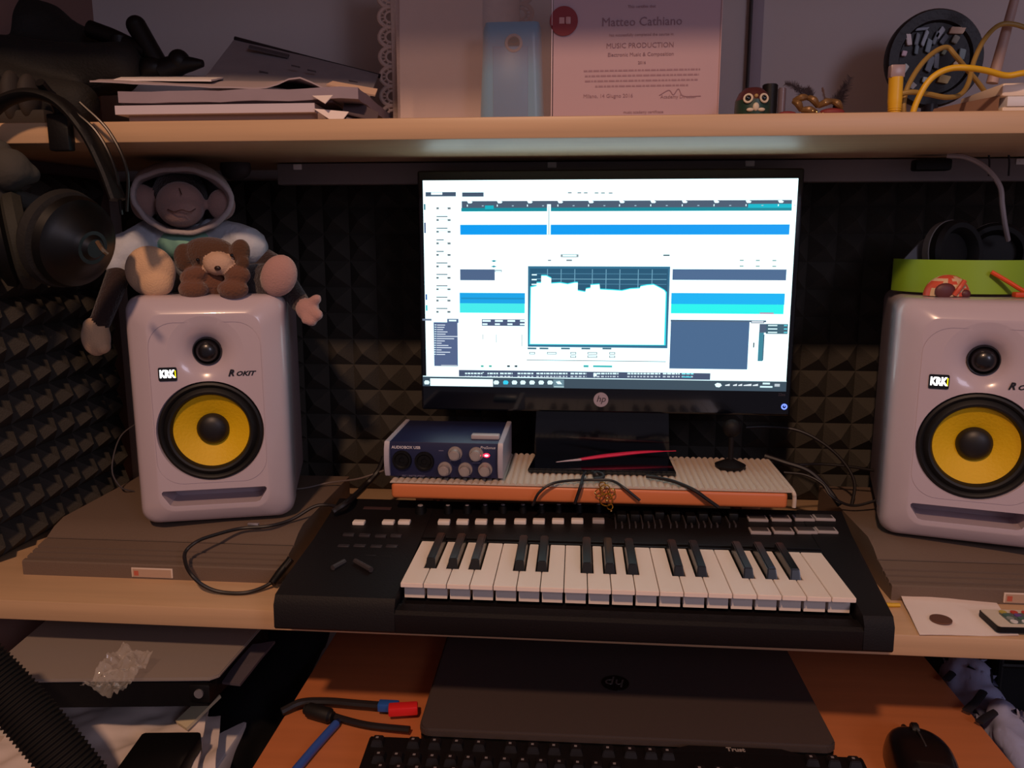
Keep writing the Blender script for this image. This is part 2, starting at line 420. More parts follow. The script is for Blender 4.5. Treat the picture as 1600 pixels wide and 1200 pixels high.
# ------------------------------------------------------------------ piano (MIDI) keyboard
KX, KY, KP, KA = -.1800, .7705, .0240, .0035
kb = thing('midi_keyboard', 'black 32-key music keyboard with cream buttons and small faders', 'music keyboard', (KX, KY, 0), KA)
L0, L1 = -.128, 19*KP+.031     # body ends
bm = bmesh.new()
# body: cross-section in y/z swept along x; a bed for the keys between the cheeks
def sweep_x(bm, prof, x0, x1, bev=0, mi=0):
    prism(bm, prof, x0, x1, Matrix(((0, 0, 1, 0), (1, 0, 0, 0), (0, 1, 0, 0), (0, 0, 0, 1))), mi, bev)
bed = [(-.016, .003), (-.018, .006), (-.018, .024), (-.014, .027), (.002, .027), (.004, .022), (.118, .030), (.119, .0475), (.235, .060), (.243, .056), (.243, .004), (.24, .002)]
sweep_x(bm, bed, -.003, 19*KP+.003)
def cheek(x0, x1, out):
    pr = [(-.016, .003), (-.019, .006), (-.018, .030), (-.012, .0385), (.02, .044), (.119, .0485), (.235, .0605), (.243, .056), (.243, .004), (.24, .002)]
    b = bmesh.new(); n = len(pr)
    A = [b.verts.new((x0, y, z)) for y, z in pr]; B = [b.verts.new((x1+out*max(0, y-.03)*1.0, y, z)) for y, z in pr]
    b.faces.new(A); b.faces.new(B)
    for k in range(n): b.faces.new([A[k], A[(k+1) % n], B[(k+1) % n], B[k]])
    bmesh.ops.recalc_face_normals(b, faces=b.faces)
    merge(bm, b)
cheek(-.0025, L0, -.02); cheek(19*KP+.0025, L1, .13)
build('body', bm, blk2, kb)
bm = bmesh.new(); box(bm, (L0+.002, -.0055, -.0005), (L1-.012, .20, .004)); build('base', bm, blk, kb)
# raised panel line behind the keys
bm = bmesh.new(); box(bm, (-.002, .1185, .046), (19*KP+.002, .1215, .0515), .0008); box(bm, (-.002, .1265, .047), (19*KP+.002, .128, .0522), .0005)
build('panel_ridge', bm, blk, kb)
blacks = {0, 1, 2, 4, 5, 7, 8, 9, 11, 12, 14, 15, 16}
def white_key(i):
    x0, x1 = i*KP+.0005, (i+1)*KP-.0005
    lcut = .0065 if (i-1) in blacks else 0; rcut = .0065 if i in blacks else 0
    b = bmesh.new()
    poly = [(x0, 0), (x1, 0), (x1, .040), (x1-rcut, .040), (x1-rcut, .1175), (x0+lcut, .1175), (x0+lcut, .040), (x0, .040)]
    q = []
    for p in poly:
        if not q or (V(p)-V(q[-1])).length > 1e-5: q.append(p)
    prism(b, q, .0455, .0505, bev=.0005)
    box(b, (x0+.0010, .0135, .0285), (x1-.0010, .110 if not (lcut or rcut) else .0395, .0457))
    return b
for i in range(19): build('white_key', white_key(i), keyw, kb)
for i in sorted(blacks):
    b = bmesh.new(); xc = (i+1)*KP; off = 0
    lo = [(xc-.0058, .0405, .047), (xc+.0058, .0405, .047), (xc+.0058, .1175, .047), (xc-.0058, .1175, .047)]
    hi = [(xc-.0044, .0455, .0600), (xc+.0044, .0455, .0600), (xc+.0044, .1170, .0620), (xc-.0044, .1170, .0620)]
    A = [b.verts.new(p) for p in lo]; B = [b.verts.new(p) for p in hi]
    b.faces.new(A[::-1]); b.faces.new(B)
    for k in range(4): b.faces.new([A[k], A[(k+1) % 4], B[(k+1) % 4], B[k]])
    bmesh.ops.recalc_face_normals(b, faces=b.faces)
    bmesh.ops.bevel(b, geom=[e for e in b.edges], offset=.0011, segments=2, affect='EDGES')
    build('black_key', b, keyb, kb)
def kbl(px, py, z): # photo -> keyboard local
    p = Z(px, py, z)-V((KX, KY, 0)); c_, s_ = math.cos(-KA), math.sin(-KA)
    return V((p.x*c_-p.y*s_, p.x*s_+p.y*c_, p.z))
def topz(y): return .0475+(y-.119)*(.0125/.116)
for px in (561, 607, 632, 694, 723, 752, 781, 813, 842, 872, 902, 935):
    p = kbl(px, 814, .056); z = topz(p.y)
    bm = bmesh.new(); box(bm, (p.x-.0075, p.y-.0052, z-.002), (p.x+.0075, p.y+.0052, z+.0042), .0014, 2); build('button', bm, padg if px == 935 else btn, kb)
for px in (657, 700, 730, 758, 786, 817, 846, 873, 905, 935):
    p = kbl(px, 797, .060); z = topz(p.y); r = .0072 if px == 657 else .0055
    bm = bmesh.new(); cyl(bm, (p.x, p.y, z-.001), (p.x, p.y, z+.010), r, r*.85, 20, bev=.0008)
    k = build('knob', bm, blk, kb)
    bm = bmesh.new(); cyl(bm, (p.x, p.y, z+.0098), (p.x, p.y, z+.0108), r*.5, r*.45, 12); build('knob_top', bm, mat('knob_top_grey', '9a9090', .35), k)
for j, px in enumerate((971, 992, 1012, 1031, 1055, 1078, 1098, 1117, 1145)):
    p = kbl(px, 812, .057); z = topz(p.y)
    bm = bmesh.new(); box(bm, (p.x-.0085, p.y-.022, topz(p.y-.022)-.001), (p.x-.0070, p.y+.022, topz(p.y+.022)+.0006)); box(bm, (p.x-.001, p.y-.020, z-.003), (p.x+.001, p.y+.020, z+.0012))
    s_ = build('fader_slot', bm, grey, kb)
    yy = p.y+(.010 if j == 3 else -.004 if j in (5, 7) else .003)
    bm = bmesh.new(); box(bm, (p.x-.0058, yy-.008, z-.001), (p.x+.0058, yy+.008, z+.010), .0015); build('fader_cap', bm, blk, kb)
for row, py in ((0, 826), (1, 811)):
    for px in (1187, 1223, 1259, 1291):
        p = kbl(px-4*row, py, .057); z = topz(p.y)
        bm = bmesh.new(); box(bm, (p.x-.0120, p.y-.0086, z-.001), (p.x+.0120, p.y+.0086, z+.0024), .0008); k = build('pad_rim', bm, padg, kb)
        bm = bmesh.new(); box(bm, (p.x-.0098, p.y-.0046, z+.001), (p.x+.0098, p.y+.0074, z+.0032), .0008); build('drum_pad', bm, pad, k)
# small buttons, wheels and marks left of the keys
for px, py in ((545, 836), (570, 837), (595, 838), (619, 838), (537, 850), (562, 850), (588, 851), (612, 851), (580, 862), (605, 863)):
    p = kbl(px, py, .050)
    bm = bmesh.new(); z = .0485+(p.y-.119)*.106; box(bm, (p.x-.0068, p.y-.0035, z-.002), (p.x+.0068, p.y+.0035, z+.0022), .001); build('small_button', bm, mat('small_button_grey', '2e272a', .5), kb)
for a, b in (((520, 888), (538, 878)), ((555, 878), (580, 892))):
    pa, pb = kbl(*a, .047), kbl(*b, .047); pa.z = pb.z = .0448+pa.y*.0335+.0014
    bm = bmesh.new(); tube(bm, [pa, (pa+pb)/2, pb], .0030, 8); build('bend_bar', bm, grey, kb)
for px, w_ in ((590, .018), (530, .014)):
    p = kbl(px, 797 if px == 590 else 837, .055); z = topz(p.y)
    bm = bmesh.new(); box(bm, (p.x-w_, p.y-.004, z-.002), (p.x+w_, p.y+.004, z+.001)); build('display_window' if px == 590 else 'printed_line', bm, mat('dim_pink', '4a3434', .3) if px == 590 else grey, kb)
bm = bmesh.new(); cyl(bm, kbl(755, 862, .0612)-V((0, 0, .0012)), kbl(755, 862, .0612)+V((0, 0, .0002)), .001, n=8)

# ------------------------------------------------------------------ riser board with ribbed mat
RT = .101
rz0, rz1 = .0775, .0985
x0, x1 = Y(611, 775, .958).x, Y(1232, 775, .958).x
t = thing('monitor_riser', 'orange board riser carrying the monitor behind the piano keyboard', 'riser', ((x0+x1)/2, .958, 0))
w = (x1-x0)/2
bm = bmesh.new(); box(bm, (-w, 0, rz0), (w, .146, rz1), .005, 4); build('board', bm, mat('orange_board', 'd87a48', .4, var=.06, vscale=8), t)
for sx in (-1, 1):
    for y_ in (.07, .125):
        bm = bmesh.new(); 
        if y_ > .1: box(bm, (sx*(w-.03)-.012, y_-.012, 0), (sx*(w-.03)+.012, y_+.012, rz0+.004), .002); build('leg', bm, woodr, t)
for sx in (-1, 1):
    bm = bmesh.new(); box(bm, (sx*(w-.03)-.012, .062, 0), (sx*(w-.03)+.012, .082, rz0+.004), .002); build('leg', bm, woodr, t)
# ribbed mat
mx0, mx1 = x0-.001, x1+.005
bm = bmesh.new(); n = 62; y0m, y1m = .9575, 1.10
N = n*8; top = []; bot = []
for i in range(N+1):
    x = mx0+(mx1-mx0)*i/N; h = .0028*abs(math.sin(math.pi*i/8))**.7
    top.append([bm.verts.new((x, y, rz1+.0006+h)) for y in (y0m, 1.01, 1.055, y1m)]); bot.append([bm.verts.new((x, y, rz1+.0001)) for y in (y0m, 1.01, 1.055, y1m)])
for i in range(N):
    for j in range(3):
        bm.faces.new([top[i][j], top[i+1][j], top[i+1][j+1], top[i][j+1]]); bm.faces.new([bot[i][j], bot[i][j+1], bot[i+1][j+1], bot[i+1][j]])
    bm.faces.new([top[i][0], bot[i][0], bot[i+1][0], top[i+1][0]]); bm.faces.new([top[i][3], top[i+1][3], bot[i+1][3], bot[i][3]])
for i in (0, N):
    bm.faces.new(top[i]+bot[i][::-1])
tube(bm, [(mx1+.001, y1m, rz1+.001), (mx1+.001, 1.0, rz1+.001), (mx1+.001, y0m+.004, rz1), (mx1+.002, y0m, rz1-.006), (mx1+.002, y0m, rz1-.018)], .0026, 8)
tag(build('ribbed_mat', bm, mat('cream_mat', 'c9b6a6', .8, bump=.1), ang=60), 'cream ribbed anti-slip mat laid over the orange riser board', 'mat')

# ------------------------------------------------------------------ monitor
MY = 1.067
sc = [Y(657, 285, MY), Y(1243, 277, MY), Y(1232, 608, MY), Y(670, 600, MY)]
mcx = sum(p.x for p in sc)/4; swd = ((sc[1]-sc[0]).length+(sc[2]-sc[3]).length)/2; mzb = .2055; mzt = .2055+swd*9/16
mon = thing('computer_monitor', 'black computer monitor showing music software under the shelf', 'monitor', (mcx, MY, RT))
hw = swd/2+.0075
def LZ(z): return z-RT
bm = bmesh.new(); box(bm, (-hw, .0005, LZ(mzb)-.0365), (hw, .018, LZ(mzt)+.0125), .003, 3)
box(bm, (-hw+.05, .012, LZ(mzb)-.01), (hw-.05, .040, LZ(mzt)-.04), .01, 3)
build('housing', bm, gloss, mon)
def SUV(px, py):
    a = sc; # bilinear inverse by iteration
    Lx = lambda y: 657+(y-285)*13/315; Rx = lambda y: 1243-(y-277)*11/331
    Ty = lambda x: 285-(x-657)*8/586; By = lambda x: 600+(x-670)*8/562
    return (px-Lx(py))/(Rx(py)-Lx(py)), (py-Ty(px))/(By(px)-Ty(px))
scm = []; sci = {}
def sm_(h, e=1.0):
    k = (h, e)
    if k not in sci:
        sci[k] = len(scm); m_ = mat('pixel_'+h+str(e).replace('.', ''), h, .4, emit=e); m_.node_tree.nodes['Principled BSDF'].inputs['Base Color'].default_value = (.01, .01, .012, 1); scm.append(m_)
    return sci[k]
sbm = bmesh.new()
def spoly(pts, h, layer, e=1.0, raw=False):
    vs = []
    for q in pts:
        u, v = q if raw else SUV(*q)
        vs.append(sbm.verts.new(((u-.5)*swd, -.0001-.00006*layer, LZ(mzt)-v*(mzt-mzb))))
    f = sbm.faces.new(vs); f.material_index = sm_(h, e)
def srect(x0, y0, x1, y1, h, layer=1, e=1.0):
    (u0, v0), (u1, v1) = SUV((x0), (y0+y0)/2), SUV(x1, y1)
    um0, vm0 = SUV(x0, (y0+y1)/2); um1, vm1 = SUV(x1, (y0+y1)/2); uc, vt = SUV((x0+x1)/2, y0); uc, vb = SUV((x0+x1)/2, y1)
    spoly([(um0, vt), (um1, vt), (um1, vb), (um0, vb)], h, layer, e, True)
WH = 'd9faff'
spoly([(0, 0), (1, 0), (1, 1), (0, 1)], WH, 0, 1.75, True)
DK = '45566c'
srect(662, 302, 711, 308.5, DK); srect(671, 302.5, 689, 306, WH, 2, 1.5); srect(721, 302, 755.5, 308.5, DK)
srect(720.5, 312.5, 1234, 325, '4b5c70'); srect(720, 323, 1234, 328.5, '0b8a9a', 2); srect(758, 321.5, 772, 327, '10b4c4', 3); srect(1168, 316+0, 1234, 322+0, '00b8cc', 3)
for k in range(11):
    x = 733+k*47.8+k*k*.06; y = 315-(k*.42)+1.5
    spoly([(x-4, y-1.5), (x+1, y-2.2), (x+5, y), (x+3, y+2), (x-2, y+2)], WH, 4, 1.4); srect(x-4, y+4, x-2.5, y+7, WH, 4, 1.2); srect(x+20, y+5, x+23, y+6.3, 'a8c8d8', 4)
for x in (892, 907, 917, 934, 944, 956): srect(x-3, 300.5, x+3, 302.3, '7a8288')
srect(719, 349, 1231.5, 364.5, '009cf2'); srect(857, 319, 863, 365, WH, 5, 1.4); srect(859.6, 321, 860.6, 365, '9ab0b8', 6)
srect(720.5, 419, 776, 436, '4a6488'); srect(776, 419.5, 787, 423, '8aa0b0', 1); srect(777, 421, 786, 422.5, WH, 2, 1.4)
srect(1055, 417, 1228.5, 434, '4a6a90')
srect(720.5, 455.5, 825, 472, '00a4e8'); srect(723, 463, 824, 465.5, '0090c8', 2); srect(721, 472, 825, 487, '40ecec')
srect(1054, 454.5, 1227, 472, '00b4f4'); srect(1054, 472, 1226, 487, '20f4ee'); srect(1190, 485, 1211, 487, 'c080a0', 2)
for x, y in ((774, 406), (774, 414.5)): spoly([(x-4.5, y), (x, y-1.6), (x+5, y), (x, y+1.6)], '2890a0', 1)
srect(880, 395, 908, 399.5, '8c989c'); srect(883, 396, 905, 398.3, WH, 2, 1.4); srect(860, 403.5, 865, 405.5, '808890'); srect(889, 403, 898, 405.5, '808890'); srect(1040, 394.5, 1050, 397, '607880')
for x in (1160.5, 1185, 1210):
    for y in (403, 412): srect(x-3, y-.8, x+3, y+.8, '6a9088')
for k in range(10):
    y = 326+k*17.7; x = 680+k*.35
    if k: srect(x, y-5.8, x+(18 if k not in (3, 4) else 12), y-4.2, '5c6672')
    srect(x, y-1.2, x+4, y+1.8, '6e787e'); srect(x+18, y-1.2, x+23, y+1.8, '6e787e'); srect(x+5, y-1.4, x+18, y-.8, 'b8c0c4')
for y, h in ((325, '2a6a7a'), (354, '3a4a78'), (463, '1a50a0'), (480, '20b0b8')): srect(658+(y-285)*.042, y-5 if y != 354 else 348, 660.5+(y-285)*.042, y+4 if y != 354 else 364, h, 1)
srect(680.5, 502, 719, 572, '52648a'); srect(701, 496.5, 719.5, 503, '52648a'); srect(704, 498, 716, 500.5, WH, 2, 1.2); srect(661, 496.5, 676, 499.5, '6a7890')
for k in range(14):
    y = 506+k*3.6; srect(681, y-.4, 684, y+.7, WH, 2, 1.2); srect(685, y-.2, 685+[13, 12, 10, 17, 14, 34, 28, 13, 8, 19, 24, 8, 22, 14][k], y+1.0, 'dce8f4', 2, 1.1)
srect(693, 570, 719, 572.5, 'b0bcc8', 2)
srect(757, 497, 825.5, 507.5, '48587a')
for k in range(4): srect(758+k*20, 498, 771+k*19.5, 501, WH, 2, 1.2); srect(758+k*20, 503.5, 766+k*20, 506, WH, 2, 1.2)
for x, a, b in ((759, 521, 529), (780, 521, 534), (821, 521, 540)): srect(x, a, x+.9, b, '8a8a84')
for x, h in ((759, '50b0a0'), (772, '50b0a0'), (801, '303a44'), (813, '303a44')): srect(x-2, 570.5, x+2.5, 573.5, h)
srect(1054, 497.5, 1174, 576, '46688e', 1); srect(1054, 497, 1200, 500, '56687c', 1)
srect(1177, 497.5, 1197, 502, DK, 2); srect(1178, 498.5, 1196, 501, 'e0ecf4', 3); srect(1200, 503, 1233, 519, '3c6070', 2); srect(1190, 503, 1201, 517, '4a5c74', 2)
for y in (505.5, 511, 516.5): srect(1203, y-.9, 1217, y+.9, WH, 3, 1.1); srect(1227, y-.9, 1232, y+.9, '60d8e8', 3)
srect(1189, 517, 1196.5, 563, '3a8498', 2); srect(1196, 520, 1197.5, 562, '40546c', 3); srect(1181, 533, 1183, 541, '50585e', 2)
srect(722, 580.5, 1117, 592, '44526e', 2)
random.seed(3)
for a, b in ((732, 760), (768, 785), (788, 808), (816, 841), (846, 895), (900, 925), (936, 975), (989, 1040), (1044, 1070), (1073, 1092)):
    x = a
    while x < b: ww = random.uniform(2, 6); srect(x, 582.5, min(b, x+ww), 585, WH if a < 1072 else '80e0e8', 3, 1.1); srect(x, 587.5, min(b, x+ww*.8), 589.6, 'c8d8e4', 3); x += ww+1.2
srect(936, 583.5, 941, 588, WH, 4, 1.3); srect(1074, 588, 1088, 590, '40c8d8', 4); srect(760, 581.7, 762, 583, WH, 3)
srect(664, 592.3, 1233, 608.5, '3a4e5c', 2); srect(664, 591.4, 1233, 592.6, WH, 3, 1.4); srect(676, 592.5, 777, 604.5, WH, 4, 1.5)
for x, h in ((670, WH), (782, WH), (797, '30c0e0'), (811, WH), (824.5, WH), (839, WH), (853.5, WH), (867.5, WH)):
    spoly([(x-4, 597.5), (x-2, 595), (x+3, 595.3), (x+5, 598), (x+3.5, 601.5), (x-3, 601.5)], h, 4, 1.2)
srect(873, 593.5, 890, 605, '6a8a98', 4); spoly([(877, 597), (883, 596), (887, 601), (880, 601)], WH, 5, 1.3); srect(874, 605, 890, 606, WH, 5)
spoly([(1124, 601), (1128, 598.5), (1133, 599.5), (1135, 603), (1131, 606), (1126, 605)], WH, 4, 1.3)
for a, b in ((1140, 1147), (1152, 1158), (1160, 1166), (1168, 1180), (1182, 1190)): spoly([(a, 602), (b, 600), (b, 603.5), (a, 603.5)], 'dce8ee', 4, 1.1)
srect(1197, 598, 1208, 601, WH, 4); srect(1193, 603.5, 1212, 606.3, WH, 4); srect(1215, 600, 1223, 604.5, 'c0ccd4', 4)
# analyser window
srect(828.5, 411, 1053, 564, WH, 5, 1.5); srect(830, 413.5, 1050.5, 541.5, '2f6f90', 6); srect(833, 417, 1047.5, 538, '1d5674', 7)
for x in (860, 881.5, 903, 930.5, 952, 973.5, 1002, 1023.5): srect(x-.6, 418, x+.6, 455, '6ea6c0', 8)
for y in (425, 433.3, 441): srect(842, y-.4, 1046, y+.5, '7ab4cc' if y == 433.3 else '4a86a4', 8)
for y in (427, 434.5, 442): srect(835, y-1, 843, y+1, WH, 9, 1.2)
prof = [(833, 445), (843, 443), (843, 438), (850, 438), (850, 427), (858, 427), (866, 431), (866, 439), (880, 438), (892, 440), (903, 437.5), (908, 437.5), (908, 450), (920, 452), (921, 447), (928, 446), (928, 441), (942, 440), (943, 448), (963, 449), (977, 450), (990, 447), (1005, 446), (1006, 443), (1016, 441), (1026, 440), (1036, 445), (1043, 449), (1047, 453)]
spoly([(q[0], q[1]) for q in prof]+[(1047, 538), (833, 537)], '30e8f4', 9)
spoly([(q[0]+(1.2 if i == 0 else -1.8 if i == len(prof)-1 else 0), q[1]+1.6) for i, q in enumerate(prof)]+[(1044.5, 537), (835, 536)], 'ecfff8', 10, 1.25)
for x in (831, 850, 884, 916, 949): srect(x, 542, x+14, 544.5, '2a5a70', 7)
for x, y, ww in ((834, 549, 9), (862, 549, 15), (899, 549, 9), (899, 554.5, 9), (926, 549, 15), (926, 554.5, 15), (960, 549, 9), (960, 554.5, 9)): srect(x, y, x+ww, y+3.6, '707a80', 7); srect(x+1, y+.8, x+ww-1, y+2.8, WH, 8, 1.4)
srect(830, 562.5, 1048, 563.5, '606c74', 7)
srect(920, 570, 928, 573.5, '40b0b0', 2); srect(935, 570.5, 965, 573.5, '30b8b8', 2)
build('screen', sbm, scm, mon)
def MP(px, py): p = Y(px, py, MY-.002); return V((p.x-mcx, 0, p.z-RT))
p = MP(939, 625)
bm = bmesh.new(); cyl(bm, (p.x, .001, p.z), (p.x, -.0008, p.z), .0098, n=40, bev=.0002); lg = build('logo_badge', bm, mat('badge_silver', 'b8a8b0', .35, metal=.3), mon)
text('logo_letters', 'hp', .0125, mat('badge_text', '40343c', .5), lg, T((p.x, -.0010, p.z+.001), (R(90), 0, 0)), .0002, shear=.25)
p = MP(1226, 636); bm = bmesh.new(); lathe(bm, [(.0022, 0), (.0026, .0006), (.0036, .0008), (.0040, 0)], T((p.x, 0, p.z)) @ Matrix.Rotation(R(90), 4, 'X'), 24)
box(bm, (p.x-.0005, -.0008, p.z), (p.x+.0005, 0, p.z+.002)); build('power_light', bm, mat('power_blue', '6a86ff', .4, emit=1.6), mon)
p = MP(1222, 617); text('model_lettering', '22es', .005, mat('bezel_text', '4a4450', .5), mon, T((p.x, -.0002, p.z), (R(90), 0, 0)), .0001)
bm = bmesh.new(); x0, x1 = MP(838, 660).x, MP(1046, 660).x
prism(bm, [(x0, LZ(.17)+.02), (x1, LZ(.17)+.02), (x1+.004, .004), (x0-.004, .004)], .020, .027, MXZ, bev=.001); build('stand_neck', bm, gloss, mon)
a, b, c_, d = Z(824, 742, RT), Z(1055, 742, RT), Z(1036, 700, RT), Z(844, 700, RT)
a.y = b.y = 1.003; c_.y = d.y = 1.12
bm = bmesh.new(); prism(bm, [(q.x-mcx, q.y-MY) for q in (a, b, c_, d)], .0012, .007, bev=.0015); build('stand_base', bm, gloss, mon)

# ------------------------------------------------------------------ audio interface
p0, p1 = Z(598, 752, RT+.001), Z(786, 752, RT+.001)
ai = thing('audio_interface', 'dark blue audio interface box with silver knobs on the riser', 'audio interface', ((p0.x+p1.x)/2, .968, RT+.002))
w = (p1.x-p0.x)/2; h = .046
blue = mat('navy_metal', '1b2046', .5, bump=.05)
bm = bmesh.new(); box(bm, (-w+.006, 0, .001), (w-.006, .12, h), .001); build('metal_case', bm, blue, ai)
for s in (-1, 1):
    bm = bmesh.new(); pr = [(-.003, .002), (-.0065, .010), (-.008, h/2), (-.0065, h-.008), (-.002, h+.001), (.122, h+.001), (.124, .002)]
    sweep_x(bm, pr, s*w-.0032*(1 if s > 0 else -1)-.0032, s*w-.0032*(1 if s > 0 else -1)+.0032, .0008); build('end_cheek', bm, mat('cheek_white', 'b0a8b2', .4), ai)
def AP(px, py): p = Y(px, py, .967); return V((p.x-ai.location.x, 0, p.z-RT-.002))
for px, py in ((628, 719), (663, 721)):
    p = AP(px, py); bm = bmesh.new(); lathe(bm, [(0, .0005), (.0035, .0005), (.0038, .002), (.008, .002), (.0095, .0035), (.0118, .0035), (.0125, .0)], T((p.x, -.0, p.z)) @ Matrix.Rotation(R(90), 4, 'X'), 32)
    for a_ in (90, 210, 330): cyl(bm, (p.x+.006*math.cos(R(a_)), -.0005, p.z+.006*math.sin(R(a_))), (p.x+.006*math.cos(R(a_)), -.003, p.z+.006*math.sin(R(a_))), .0012, n=10)
    build('input_socket', bm, blk, ai)
for px, py in ((711, 709), (744, 710), (695, 733), (727, 734), (758, 734)):
    p = AP(px, py); bm = bmesh.new(); cyl(bm, (p.x, 0, p.z), (p.x, -.002, p.z), .0092, .0085, 24); cyl(bm, (p.x, -.002, p.z), (p.x, -.012, p.z), .0072, .0062, 24, bev=.0012); build('knob', bm, mat('knob_silver', 'b0a29c', .35, metal=.35), ai)
p = AP(760, 712); bm = bmesh.new(); ell(bm, (p.x, 0, p.z), (.0042, .0012, .0028)); build('status_light', bm, mat('red_led', 'ff2040', .4, emit=2.5), ai)
bm = bmesh.new(); ell(bm, (p.x, -.0006, p.z), (.0026, .0012, .0014)); build('status_core', bm, mat('red_led_core', 'ffb0b8', .4, emit=3), ai)
tw = mat('print_white', 'd8d0d4', .5)
p = AP(634, 699.5); text('lettering', 'AUDIOBOX USB', .0050, tw, ai, T((p.x, -.0002, p.z), (R(90), 0, 0)), .0002, bold=.0001)
p = AP(762, 700); text('lettering', 'PreSonus', .0050, tw, ai, T((p.x, -.0002, p.z), (R(90), 0, 0)), .0002, shear=.2)
p = AP(646, 744); text('lettering', 'MIC / INSTRUMENT', .0034, mat('print_dim', '7a7690', .5), ai, T((p.x, -.0002, p.z), (R(90), 0, 0)), .0001)
for px, py, wd in ((689, 704.5, .003), (708, 720, .004), (744, 723.5, .005), (728, 745, .005), (758, 745, .003)):
    p = AP(px, py); bm = bmesh.new(); box(bm, (p.x-wd, -.0003, p.z-.0004), (p.x+wd, 0, p.z+.0004)); build('print_mark', bm, mat('print_dim', '7a7690', .5), ai)
t = thing('metal_clip', 'small pale metal bar lying on top of the blue audio interface', 'clip', (Y(760, 686, 1.0).x, .992, RT+.002+h))
bm = bmesh.new(); box(bm, (-.018, -.006, 0), (.018, .006, .006), .0015); build('bar', bm, mat('clip_white', 'b0a6a8', .3), t)

# ------------------------------------------------------------------ small things on the riser
pk = [Y(870, 722, .975), Y(905, 718, .975), Y(950, 711, .978), Y(1000, 706, .985), Y(1056, 705, .995)]
pk = [V((q.x, q.y, q.z)) for q in (Z(869, 722, .113), Z(905, 718, .114), Z(950, 712, .116), Z(1005, 706.5, .118), Z(1056, 704.5, .119))]
t = thing('letter_opener', 'slender pink handled tool with pale tip lying over the monitor foot', 'tool', pk[2])
bm = bmesh.new(); tube(bm, pk[1:], lambda s: .0012+.0042*math.sin(math.pi*min(1, s*1.0+.12))**.7, 12, flat=.45); build('handle', bm, mat('pink_plastic', 'd8284e', .35), t, world=True)
bm = bmesh.new(); tube(bm, [pk[0], (pk[0]+pk[1])/2, pk[1]+V((.002, 0, 0))], lambda s: .0008+.0024*s, 10, flat=.5); build('tip', bm, mat('pale_tip', 'c0a8b0', .3), t, world=True)
def cable(name, label, pts, r=.0022, m=blk, cat='cable', n=8, group=None):
    bm = bmesh.new(); tube(bm, pts, r, n); return tag(build(name, bm, m), label, cat, group)
cabm = mat('cable_black', '171113', .5)
A_ = lambda x, y, z=.104: Z(x, y, z)
cable('cable', 'thin black cable arching over the orange riser edge left of the gold charm', [Y(832, 790, .948), Y(842, 770, .948), Y(862, 756, .951), Z(890, 751, .106), Z(925, 750, .106), Z(955, 751, .106), Y(975, 762, .952), Y(1000, 782, .949)], .0017, cabm)
cable('cable', 'short black cable end hanging straight down over the orange board', [Z(915, 738, .108), Z(911, 744, .107), Y(908, 757, .951), Y(902, 775, .949), Y(898, 787, .949)], .0020, cabm)
cable('cable', 'black cable running over the mat to the right of the gold charm', [Z(1010, 744, .106), Z(1030, 747, .106), Z(1055, 753, .106), Y(1085, 766, .951), Y(1105, 780, .948), Y(1122, 792, .948)], .0023, cabm)
bm = bmesh.new(); ell(bm, Z(933, 742, .107), (.006, .006, .0055)); tube(bm, [Z(925, 738, .109), Z(940, 740, .111), Z(942, 746, .108), Z(928, 748, .107)], .0022, 8); tag(build('cable_knot', bm, cabm), 'black knot of cable beside the foot of the monitor', 'cable')
gold = mat('gold_metal', 'c08a2c', .25, metal=.9)
t = thing('gold_charm', 'filigree gold charm dangling over the edge of the orange riser', 'charm', Y(945, 775, .950))
bm = bmesh.new()
g = lambda x, y: Y(x, y, .9505)
for cx_, cy_, r_ in ((945, 765, 8), (936, 770, 6), (955, 769, 6), (947, 781, 10), (950, 776, 5), (953, 792, 4.5), (941, 758, 5)):
    c0 = g(cx_, cy_); rr = r_*.00078
    tube(bm, [c0+V((rr*math.cos(a), .0008*math.sin(2*a), rr*math.sin(a))) for a in [2*math.pi*k/14 for k in range(14)]], .0007, 6, sm=0, closed=True)
build('filigree', bm, gold, t, world=True)
bm = bmesh.new()
for q in ((930, 770), (942, 763), (958, 765), (949, 777), (948, 782), (955, 798)): ell(bm, g(*q)-V((0, .0012, 0)), .0013, sub=2)
build('bead', bm, mat('gold_bead', 'ffd890', .12, metal=.9), t, world=True)
# small stand behind right of the monitor foot
p = Z(1132, 716, RT+.002)
t = thing('desk_stand', 'small black round stand under the right side of the monitor', 'stand', (p.x, 1.05, RT+.0022))
bm = bmesh.new(); lathe(bm, [(0, 0), (.019, 0), (.020, .003), (.012, .007), (.006, .010), (0, .0105)], n=32); build('round_base', bm, blk2, t)
bm = bmesh.new(); cyl(bm, (0, 0, .009), (0, 0, .045), .0035, .0035, 16); ell(bm, (0, 0, .052), (.012, .010, .012)); build('stem', bm, blk2, t)
# cables right of the riser
for k, (pts, r_, lb) in enumerate((
    ([(1165, 668, 1.13), (1200, 667, 1.13), (1245, 672, 1.12), (1285, 692, 1.11), (1318, 722, 1.10), (1335, 755, 1.09), (1330, 792, 1.08)], .0022, 'black cable arching from behind the monitor down to the right speaker'),
    ([(1195, 712, 1.10), (1225, 722, 1.09), (1262, 735, 1.08), (1290, 760, 1.07), (1312, 790, 1.06)], .0035, 'thick black cable curving off the back of the cream mat'),
    ([(1200, 720, 1.10), (1240, 726, 1.09), (1280, 725, 1.10), (1320, 728, 1.10), (1365, 735, 1.10)], .0020, 'black cable lying level behind the right end of the riser'),
    ([(1225, 738, 1.08), (1258, 742, 1.07), (1285, 756, 1.06), (1300, 776, 1.05), (1335, 790, 1.05), (1390, 775, 1.05)], .0018, 'thin black cable looping next to the right speaker foot'))):
    cable('cable', lb, [Y(x, y, q) for x, y, q in pts], r_, cabm)
